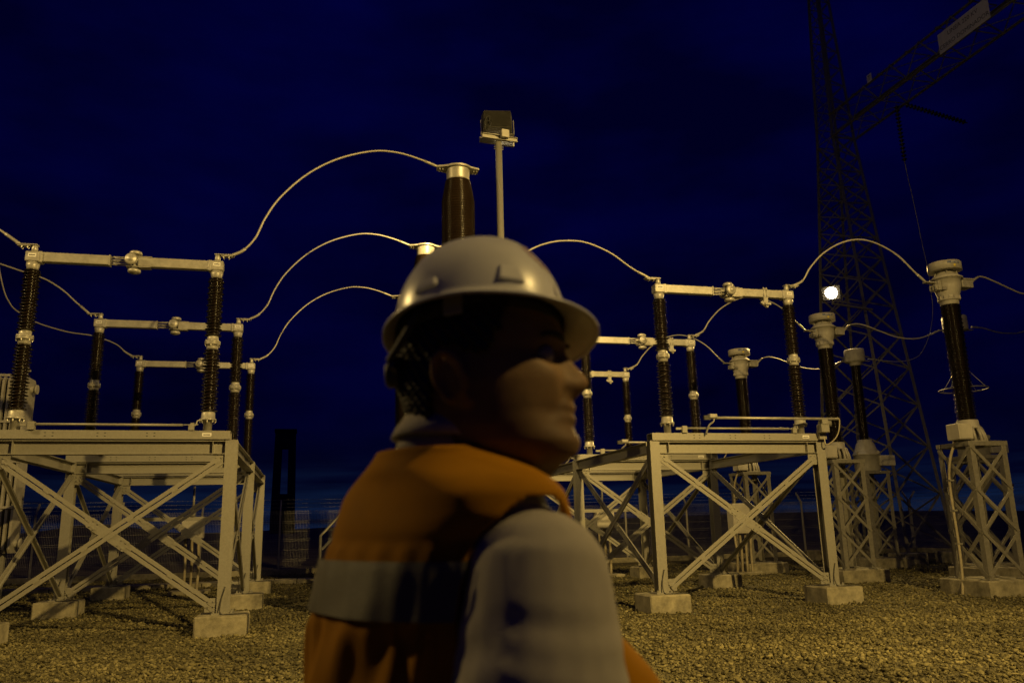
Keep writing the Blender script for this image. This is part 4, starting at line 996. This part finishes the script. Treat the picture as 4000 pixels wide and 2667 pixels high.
def head_pt(th, z, grow=0.0):
    f = float(np.interp(z, zf, fx)); b = float(np.interp(z, zb_, bx_)); w = float(np.interp(z, zw, ww)) + grow
    cx = -0.038; c, s_ = math.cos(th), math.sin(th)
    ex = 0.88 if c > 0 else 1.0
    x = cx + ((f - cx + grow) if c > 0 else (cx - b + grow)) * math.copysign(abs(c) ** ex, c)
    y = w * math.copysign(abs(s_) ** 0.92, s_)
    if c > 0 and z < 1.62 and grow < 0.003:
        # nose: bridge, tip and wings
        na = float(np.interp(z, [1.538, 1.545, 1.552, 1.560, 1.569, 1.579, 1.592, 1.602], [0.0, 0.009, 0.0190, 0.0245, 0.0210, 0.0150, 0.0075, 0.0]))
        ns = float(np.interp(z, [1.545, 1.555, 1.565, 1.58, 1.60], [0.015, 0.0145, 0.0125, 0.0085, 0.008]))
        x += na * g(y, ns) + 0.0045 * g(abs(y) - 0.0145, 0.006) * g(z - 1.556, 0.007)
        # lips, groove under the lip, chin
        x += (0.0055 * g(z - 1.5305, 0.0048) + 0.0050 * g(z - 1.5180, 0.0052) - 0.0040 * g(z - 1.5250, 0.0022)) * g(y, 0.021)
        x += 0.002 * g(z - 1.490, 0.014) * g(y, 0.020)
        # eye sockets, brow ridge, cheek bone
        x -= 0.0165 * g(abs(y) - 0.031, 0.0155) * g(z - 1.590, 0.0105)
        x += 0.0045 * g(abs(y) - 0.028, 0.02) * g(z - 1.607, 0.006)
        x += 0.004 * g(abs(y) - 0.043, 0.016) * g(z - 1.566, 0.016)
        x -= 0.0060 * g(abs(y) - 0.045, 0.014) * g(z - 1.524, 0.018) + 0.0035 * g(abs(y) - (0.020 + (1.556 - z) * 0.45), 0.0045) * sm0(z, 1.512, 1.522) * (1 - sm0(z, 1.548, 1.556))
    v = Vector((x - HC.x, y, 0)); v.rotate(Euler((0, 0, HYAW))); return Vector((v.x + HC.x, v.y + HC.y, z))
body = MB(); nz_, nt_ = 150, 128; zs = np.linspace(1.456, 1.7075, nz_)
vs = [head_pt(2 * math.pi * i / nt_, z) for z in zs for i in range(nt_)]
fs = [(j * nt_ + i, j * nt_ + (i + 1) % nt_, (j + 1) * nt_ + (i + 1) % nt_, (j + 1) * nt_ + i) for j in range(nz_ - 1) for i in range(nt_)]
fs += [tuple(range(nt_ - 1, -1, -1)), tuple((nz_ - 1) * nt_ + i for i in range(nt_))]
body.add(vs, fs, True)
# ears: flat rim, bowl and lobe
for s_ in (-1, 1):
    ec = Vector((-0.064, HC.y + s_ * 0.0745, 1.559)); er = Euler((R(-s_ * 14), R(-12), R(s_ * 20)))
    rm_ = er.to_matrix()
    body.ball(ec, (0.015, 0.006, 0.027), 16, 10, rm_)
    ring = [ec + rm_ @ Vector((-0.003 + 0.0165 * math.cos(a) * (1.0 if math.sin(a) > -0.3 else 0.8), s_ * 0.0065, 0.003 + 0.029 * math.sin(a))) for a in np.linspace(-0.9, 4.3, 26)]
    body.tube(ring, 0.0046, 8)
    body.ball(ec + rm_ @ Vector((0.006, s_ * 0.001, -0.024)), (0.008, 0.005, 0.009), 12, 8)
# neck, shoulders, torso, arms, hands, legs under the clothes
def W3(r_, f_, z): return C0 + TR * r_ + TF * f_ + Vector((0, 0, z))
body.capsule((-0.082, 0.958, 1.41), (-0.052, 0.946, 1.535), 0.064, 0.058, 24)
body.capsule((-0.035, 0.944, 1.43), (-0.02, 0.944, 1.50), 0.054, 0.050, 20); body.capsule((-0.02, 0.944, 1.450), (0.032, 0.940, 1.482), 0.040, 0.026, 20)
body.capsule(W3(-0.12, 0, 1.385), W3(0.12, 0, 1.385), 0.06, 0.06)
body.capsule(W3(0, 0, 1.30), W3(0, 0.01, 1.0), 0.105, 0.105)
body.capsule(W3(-0.07, 0, 1.30), W3(-0.06, 0.01, 0.95), 0.095, 0.095); body.capsule(W3(0.07, 0, 1.30), W3(0.06, 0.01, 0.95), 0.095, 0.095)
ARM = {1: [W3(0.172, 0.002, 1.342), W3(0.197, -0.022, 1.10), W3(0.19, 0.16, 0.92)], -1: [W3(-0.165, 0.03, 1.350), W3(-0.190, 0.05, 1.10), W3(-0.18, 0.22, 0.92)]}
for s_ in (1, -1):
    a, b, c = ARM[s_]
    body.capsule(a, b, 0.055, 0.042); body.capsule(b, c, 0.042, 0.027)
    d = (c - b).normalized(); pal = c + d * 0.05
    body.capsule(c, c + d * 0.075, 0.028, 0.030, 12); body.capsule(c + d * 0.03 + TR * 0.012, c + d * 0.085 + TR * 0.014, 0.018, 0.02, 10); body.capsule(c + d * 0.03 - TR * 0.014, c + d * 0.085 - TR * 0.016, 0.018, 0.019, 10)
    dn = Vector((0, 0, -1)); curl = (d + dn * 0.9).normalized(); curl2 = (d * 0.3 + dn).normalized()
    for q, (off, ln) in enumerate(((-0.027, 0.034), (-0.009, 0.040), (0.009, 0.042), (0.026, 0.036))):
        k0 = c + d * 0.098 + TR * (off * s_); k1 = k0 + curl * ln; k2 = k1 + curl2 * ln * 0.75
        body.capsule(k0, k1, 0.0095, 0.0088, 10); body.capsule(k1, k2, 0.0088, 0.0075, 10)
    t0 = c + d * 0.03 - TR * (0.030 * s_); t1 = t0 + (d * 0.7 - TR * (0.6 * s_) + dn * 0.3).normalized() * 0.04
    body.capsule(t0, t1, 0.012, 0.010, 10); body.capsule(t1, t1 + (d + dn * 0.3).normalized() * 0.03, 0.010, 0.008, 10)
    hip = W3(0.085 * s_, 0, 0.88); kn = W3(0.095 * s_, 0.02, 0.48); an = W3(0.10 * s_, -0.02, 0.09)
    body.capsule(hip, kn, 0.075, 0.055); body.capsule(kn, an, 0.052, 0.038); body.capsule(an, an + TF * 0.14 + Vector((0, 0, -0.045)), 0.035, 0.028)
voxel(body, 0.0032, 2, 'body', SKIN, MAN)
# eyes (near and far) set in the sockets
for s_ in (-1, 1):
    v = Vector((0.0435 - HC.x, s_ * 0.030, 0)); v.rotate(Euler((0, 0, HYAW))); ep = Vector((v.x + HC.x, v.y + HC.y, 1.5895))
    m = MB(); m.ball(ep, 0.0118, 18, 12); eo = place(m, 'eye', EYEW, MAN)
    m = MB(); m.ball(ep + Vector((0.0072, 0, 0)), (0.0056, 0.006, 0.006), 14, 10); place(m, 'iris', HAIRM, eo)
    m = MB()
    P = []
    for k in range(9):
        y = s_ * (0.014 + 0.034 * k / 8); th = 0.9 * abs(y) / 0.05
        q = head_pt(math.asin(min(0.98, abs(y) / 0.074)) * s_, 1.6075 + 0.004 * math.sin(k / 8 * 2.6)); P.append(q + Vector((0.001, 0, 0)))
    m.tube(P, [0.002, 0.003, 0.0036, 0.0038, 0.0038, 0.0034, 0.003, 0.0024, 0.0014], 6); place(m, 'eyebrow', HAIRM, MAN)
# hair: short, below the hat at the back and sides
hm = MB(); nzh, nth = 70, 150; ok = []
zsh = np.linspace(1.478, 1.66, nzh)
for z in zsh:
    for i in range(nth):
        th = R(62) + (2 * math.pi - R(124)) * i / (nth - 1)
        hm.v.append(tuple(head_pt(th, z, 0.0075 + 0.0022 * math.sin(th * 41 + z * 310) + 0.0018 * math.sin(th * 73 - z * 520))))
for j in range(nzh - 1):
    for i in range(nth - 1):
        th = R(62) + (2 * math.pi - R(124)) * (i + .5) / (nth - 1); a = abs(th - math.pi); z = zsh[j]   # a = 0 at the back
        low = np.interp(a, [0, 0.75, 1.05, 1.25, 1.45, 1.75, 2.1], [1.492, 1.500, 1.530, 1.600, 1.600, 1.585, 1.66]) + 0.004 * math.sin(th * 57)
        if z > low: hm.f.append((j * nth + i, j * nth + i + 1, (j + 1) * nth + i + 1, (j + 1) * nth + i)); hm.s.append(True)
ho = place(hm, 'hair', HAIRM, MAN); md = ho.modifiers.new('thickness', 'SOLIDIFY'); md.thickness = 0.006; md.offset = -1

# --- shirt
VZ = [0.84, 0.95, 1.10, 1.20, 1.30, 1.37, 1.41, 1.435, 1.45, 1.465, 1.48, 1.505]
VA = [0.185, 0.172, 0.165, 0.163, 0.163, 0.167, 0.178, 0.174, 0.155, 0.116, 0.090, 0.072]
VB = [0.165, 0.155, 0.155, 0.146, 0.131, 0.114, 0.102, 0.092, 0.087, 0.086, 0.078, 0.068]
def torso_pt(th, z, off):
    """th = 0 at the middle of the back, 90 deg at his right side"""
    a = float(np.interp(z, VZ, VA)) + off; b = float(np.interp(z, VZ, VB)) + off
    c, s_ = math.cos(th), math.sin(th); e = 0.86 + 0.14 * min(1, max(0, (z - 1.36) / 0.06))
    k = min(1, max(0, (z - 1.38) / 0.12)); ctr = C0 + (Vector((-0.078, 0.958, 0)) - C0) * k
    p = ctr - TF * (b * math.copysign(abs(c) ** e, c)) + TR * (a * math.copysign(abs(s_) ** e, s_)); p.z = z; return p
sh = MB(); zs = np.linspace(0.86, 1.478, 40); nt_ = 64
vs = [torso_pt(2 * math.pi * i / nt_, z, -0.016) for z in zs for i in range(nt_)]
fs = [(j * nt_ + i, (j + 1) * nt_ + i, (j + 1) * nt_ + (i + 1) % nt_, j * nt_ + (i + 1) % nt_) for j in range(len(zs) - 1) for i in range(nt_)]
fs += [tuple(range(nt_)), tuple((len(zs) - 1) * nt_ + i for i in range(nt_ - 1, -1, -1))]
sh.add(vs, fs)
for s_ in (1, -1):
    a, b, c = ARM[s_]
    sh.capsule(W3(0.07 * s_, 0, 1.398), a, 0.052, 0.072 if s_ > 0 else 0.06, 22); sh.capsule(a + Vector((0, 0, 0.0)), a * 0.5 + b * 0.5, 0.075 if s_ > 0 else 0.062, 0.091 if s_ > 0 else 0.068, 22); sh.capsule(a * 0.5 + b * 0.5, b, 0.091 if s_ > 0 else 0.068, 0.060, 22); sh.capsule(b, c - (c - b).normalized() * 0.03, 0.060, 0.040, 20)
so_ = voxel(sh, 0.0055, 4, 'shirt', SHIRT, MAN, (0.11, 0.003))
_a, _b2 = ARM[1][0] - BASE, ARM[1][1] - BASE; _d = (_b2 - _a).normalized(); _s1 = _d.cross(TF).normalized(); _s2 = _s1.cross(_d); _L = (_b2 - _a).length
_mv = []
for v_ in so_.data.vertices:       # drag folds round the near sleeve
    q = v_.co - _a; tt = q.dot(_d) / _L
    rr2 = (q - _d * q.dot(_d)).length
    if -0.35 < tt < 1.1 and rr2 < 0.115 and (v_.co - (C0 - BASE)).dot(TR) > 0.10:
        ph_ = math.atan2(q.dot(_s1), q.dot(_s2)); mk = sm0(tt, -0.05, 0.25) * (0.45 + 0.55 * math.cos(ph_ - 2.4) ** 2)
        _mv.append((v_, 0.0013 * mk * (math.sin(26 * tt + 2.6 * math.cos(ph_ - 0.6) + 1.2 * math.sin(3 * ph_)) + 0.6 * math.sin(47 * tt - 3.1 * math.sin(ph_)))))
_nn = [v_.normal.copy() for v_, _ in _mv]
for (v_, am), nn_ in zip(_mv, _nn): v_.co += nn_ * am
# stand-up collar
cm = MB(); nt_ = 60; prof = [(0.066, 1.478), (0.068, 1.500), (0.064, 1.526), (0.068, 1.530), (0.0735, 1.512), (0.0745, 1.503)]
vs = []
for r_, z in prof:
    for i in range(nt_):
        th = R(25) + (2 * math.pi - R(50)) * i / (nt_ - 1); cxx = -0.077 + (z - 1.478) * 0.35
        vs.append((cxx + r_ * math.cos(th + TA), 0.957 + r_ * math.sin(th + TA), z - 0.016 * (1 + math.cos(th)) / 2))
cm.add(vs, [(j * nt_ + i, j * nt_ + i + 1, (j + 1) * nt_ + i + 1, (j + 1) * nt_ + i) for j in range(len(prof) - 1) for i in range(nt_ - 1)], True)
co = place(cm, 'collar', SHIRT, MAN); md = co.modifiers.new('thickness', 'SOLIDIFY'); md.thickness = 0.003

# --- vest
def sm(x, a, b): t_ = min(1, max(0, (x - a) / (b - a))); return t_ * t_ * (3 - 2 * t_)
def fold(th, z):
    a = (th + math.pi) % (2 * math.pi) - math.pi
    back = sm(math.cos(a), -0.1, 0.4)
    f = 0.0022 * math.sin(a * 27 + 1.4 * math.sin(z * 23)) * (1 - sm(z, 1.370, 1.388)) * sm(z, 1.20, 1.33) * back
    f -= 0.008 * g(a - R(47) - (1.36 - z) * 0.55, 0.075) * (1 - sm(z, 1.36, 1.392)) + 0.006 * g(a - R(33) - (1.36 - z) * 0.9, 0.07) * (1 - sm(z, 1.33, 1.37))
    f += 0.006 * g(a - R(58) - (1.36 - z) * 0.3, 0.07) * (1 - sm(z, 1.35, 1.39))
    f += 0.005 * math.sin(a * 9 - z * 34 + 0.5) * (1 - sm(z, 1.28, 1.36))
    f -= 0.0030 * g(z - 1.388, 0.0035) * back
    f *= 1 - 0.65 * sm(z, 1.295, 1.310) * (1 - sm(z, 1.370, 1.382))
    f += 0.0025 * math.sin(a * 5 + z * 60) * sm(z, 1.39, 1.42) * (1 - sm(z, 1.45, 1.48))
    f += 0.080 * sm(-math.cos(a), 0.25, 0.85) * (1 - sm(z, 1.20, 1.37))
    return f
def in_armhole(p):
    q = p - C0; r_ = abs(q.dot(TR)); f_ = q.dot(TF)
    return r_ > 0.105 and (f_ / 0.078) ** 2 + ((p.z - 1.305) / 0.122) ** 2 < 1
vm = MB(); nzv, ntv = 150, 300; zs = np.linspace(0.80, 1.488, nzv); keep = []
for z in zs:
    for i in range(ntv):
        th = 2 * math.pi * i / ntv; zz = z
        p = torso_pt(th, zz, 0.006 + fold(th, zz)); vm.v.append(tuple(p)); keep.append(not in_armhole(p))
for j in range(nzv - 1):
    for i in range(ntv):
        k = (i + 1) % ntv; q = (j * ntv + i, (j + 1) * ntv + i, (j + 1) * ntv + k, j * ntv + k)
        a = abs(2 * math.pi * (i + .5) / ntv - math.pi)       # 0 at the front
        if a < 0.05 + 1.15 * sm(zs[j], 1.33, 1.49): continue  # open front and V neck
        if all(keep[x] for x in q): vm.f.append(q); vm.s.append(True)
vo = place(vm, 'vest', VEST, MAN); md = vo.modifiers.new('smooth', 'SMOOTH'); md.iterations = 3; md = vo.modifiers.new('thickness', 'SOLIDIFY'); md.thickness = 0.004; md.offset = 1
def strip(z0, z1, th0, th1, name, nn=160, mm_=14):
    b = MB(); kp = []
    for j in range(mm_ + 1):
        for i in range(nn + 1):
            th = th0 + (th1 - th0) * i / nn; z = z0 + (z1 - z0) * j / mm_
            p = torso_pt(th, z, 0.0125 + fold(th, z)); b.v.append(tuple(p)); kp.append(not in_armhole(torso_pt(th, z, 0.006 + fold(th, z))))
    for j in range(mm_):
        for i in range(nn):
            q = (j * (nn + 1) + i, (j + 1) * (nn + 1) + i, (j + 1) * (nn + 1) + i + 1, j * (nn + 1) + i + 1)
            if all(kp[x] for x in q): b.f.append(q); b.s.append(True)
    o = place(b, name, BAND, vo); md = o.modifiers.new('smooth', 'SMOOTH'); md.iterations = 2
strip(1.312, 1.369, R(-120), R(150), 'reflective_band')
strip(1.02, 1.075, R(-165), R(165), 'reflective_band')
# piping along the near armhole
# --- trousers and boots
tm = MB()
tm.capsule(W3(-0.06, 0, 0.93), W3(0.06, 0, 0.93), 0.125, 0.125, 22)
for s_ in (1, -1):
    hip = W3(0.085 * s_, 0, 0.88); kn = W3(0.095 * s_, 0.02, 0.48); an = W3(0.10 * s_, -0.02, 0.12)
    tm.capsule(hip, kn, 0.105, 0.080, 20); tm.capsule(kn, an, 0.080, 0.066, 20)
voxel(tm, 0.009, 3, 'trousers', DENIM, MAN, (0.09, 0.015))
for s_ in (1, -1):
    an = W3(0.10 * s_, -0.02, 0.09); bt = MB()
    bt.capsule(an + Vector((0, 0, 0.06)), an + Vector((0, 0, -0.02)), 0.055, 0.055, 16); bt.capsule(an + Vector((0, 0, -0.04)), an + TF * 0.16 + Vector((0, 0, -0.045)), 0.048, 0.042, 16); bt.box(an + TF * 0.06 + Vector((0, 0, -0.077)), (0.29, 0.10, 0.026), Euler((0, 0, TA)).to_matrix(), 0.008)
    voxel(bt, 0.008, 3, 'boot', LEATHER, MAN)

# --- hard hat
HL = Vector((-0.038, 0.945, 1.632)); wl = (HL.x * cy_ + HL.y * sy_, -HL.x * sy_ + HL.y * cy_, HL.z)
HAT = thing('hard_hat', 'glossy white hard hat with a brim, worn by the man in the orange vest', 'hard hat', wl)
HAT.rotation_euler = Euler((R(-15), R(-3), -YAW + R(-6)), 'XYZ')
def dome(th, ph):
    """ph 0 rim .. 90 crown"""
    c, s_ = math.cos(ph), math.sin(ph); ax = 0.104 if math.cos(th) > 0 else 0.103; ay = 0.094
    cc = c ** 0.88
    x, y, z = ax * cc * math.cos(th), ay * cc * math.sin(th), 0.113 * s_ ** 0.96 if s_ > 0 else 0
    rg_ = 0.0045 * sm(z, 0.055, 0.095); z += rg_ * (g(y, 0.012) + 0.8 * g(abs(y) - 0.036, 0.010))
    return x, y, z
hm = MB(); nph, nth = 40, 96
hv = []
def brim(th):
    c, s_ = math.cos(th), math.sin(th); bx = 0.142 if c > 0 else 0.1165; by = 0.114
    r_ = 1 / math.sqrt((c / bx) ** 2 + (s_ / by) ** 2); drop = -0.010 - 0.006 * max(0, c) - 0.004 * s_ * s_
    return r_ * c, r_ * s_, drop
rows = []
for q in (1.0, 0.985, 0.8, 0.5, 0.2, 0.06):
    rows.append([tuple(Vector(dome(2 * math.pi * i / nth, 0.0)) * (1 - q) + Vector(brim(2 * math.pi * i / nth)) * q + Vector((0, 0, -0.003 if q == 1.0 else 0))) for i in range(nth)])
for k in range(nph):
    ph = math.pi / 2 * k / nph; rows.append([dome(2 * math.pi * i / nth, ph) for i in range(nth)])
hv = [p for r_ in rows for p in r_] + [dome(0, math.pi / 2)]
hf = [(j * nth + i, j * nth + (i + 1) % nth, (j + 1) * nth + (i + 1) % nth, (j + 1) * nth + i) for j in range(len(rows) - 1) for i in range(nth)]
top = len(hv) - 1; l_ = (len(rows) - 1) * nth
hf += [(l_ + i, l_ + (i + 1) % nth, top) for i in range(nth)]
hm.add(hv, hf, True); shell = hm.build('shell', HATM, HAT); md = shell.modifiers.new('thickness', 'SOLIDIFY'); md.thickness = 0.0028; md.offset = -1
# accessory slots standing proud of the shell
for a, w, h in ((-62, 0.017, 0.020), (-118, 0.017, 0.012), (62, 0.017, 0.020), (118, 0.017, 0.012), (-20, 0.008, 0.018), (20, 0.008, 0.018)):
    th = R(a); p0 = Vector(dome(th, R(5))); p1 = Vector(dome(th, R(30))); n_ = Vector((math.cos(th), math.sin(th), 0.0)); tz = (p1 - p0).normalized(); sd = Vector((-math.sin(th), math.cos(th), 0)); n2 = sd.cross(tz)
    m = MB(); c = p0 + tz * (h * 0.6); o_ = 0.004
    m.add([c - sd * w - tz * h * .6 + n2 * 0.0005, c + sd * w - tz * h * .6 + n2 * 0.0005, c + sd * w * .8 + tz * h * .6 - n2 * 0.001, c - sd * w * .8 + tz * h * .6 - n2 * 0.001,
           c - sd * w * .85 - tz * h * .6 + n2 * o_, c + sd * w * .85 - tz * h * .6 + n2 * o_, c + sd * w * .7 + tz * h * .42 + n2 * o_, c - sd * w * .7 + tz * h * .42 + n2 * o_],
          [(4, 5, 6, 7), (0, 1, 5, 4), (1, 2, 6, 5), (2, 3, 7, 6), (3, 0, 4, 7)])
    so = m.build('accessory_slot', HATM, HAT); md = so.modifiers.new('round', 'BEVEL'); md.width = 0.002; md.segments = 2
m = MB(); vs = []
for j in range(9):
    for i in range(9):
        th = R(-40) + R(34) * i / 8; ph = R(26) + R(26) * j / 8; p = Vector(dome(th, ph)); vs.append(p * 1.004)
m.add(vs, [(j * 9 + i, j * 9 + i + 1, j * 9 + i + 10, j * 9 + i + 9) for j in range(8) for i in range(8) if (i - 3.5) ** 2 + (j - 3.5) ** 2 < 15 and not ((i - 3.5) ** 2 + (j - 3.5) ** 2 < 4)], True); m.build('emblem', LOGO, HAT)
m = MB(); vs = []; nn = 72
for z in (-0.012, 0.006):
    for i in range(nn): a = 2 * math.pi * i / nn; vs.append((0.0985 * math.cos(a) - 0.002, 0.083 * math.sin(a), z - 0.010 * (math.cos(a) < -0.3)))
m.add(vs, [(i, (i + 1) % nn, nn + (i + 1) % nn, nn + i) for i in range(nn)], True); hb = m.build('headband', STRAPM, HAT); md = hb.modifiers.new('thickness', 'SOLIDIFY'); md.thickness = 0.002
for a in (-100, 100):
    th = R(a); c = Vector((0.100 * math.cos(th), 0.0865 * math.sin(th), -0.012)); m = MB(); rr_ = Euler((0, 0, th + math.pi / 2)).to_matrix()
    m.box(c, (0.022, 0.004, 0.028), rr_, 0.001); bk = m.build('buckle', ALU_PAINT, HAT)
m = MB(); m.lathe([(0.014, -0.006), (0.016, 0.0), (0.016, 0.010), (0.012, 0.013)], (-0.098, -0.012, -0.056), 16, (-1, -0.1, 0)); m.box((-0.096, 0, -0.052), (0.006, 0.09, 0.022)); m.build('ratchet_knob', STRAPM, HAT)
for s_ in (-1, 1):
    m = MB(); m.tube(smooth_path([(-0.055, s_ * 0.080, -0.012), (-0.075, s_ * 0.066, -0.035), (-0.100, s_ * 0.040, -0.052)], 5), 0.005, 6); m.build('nape_strap', STRAPM, HAT)
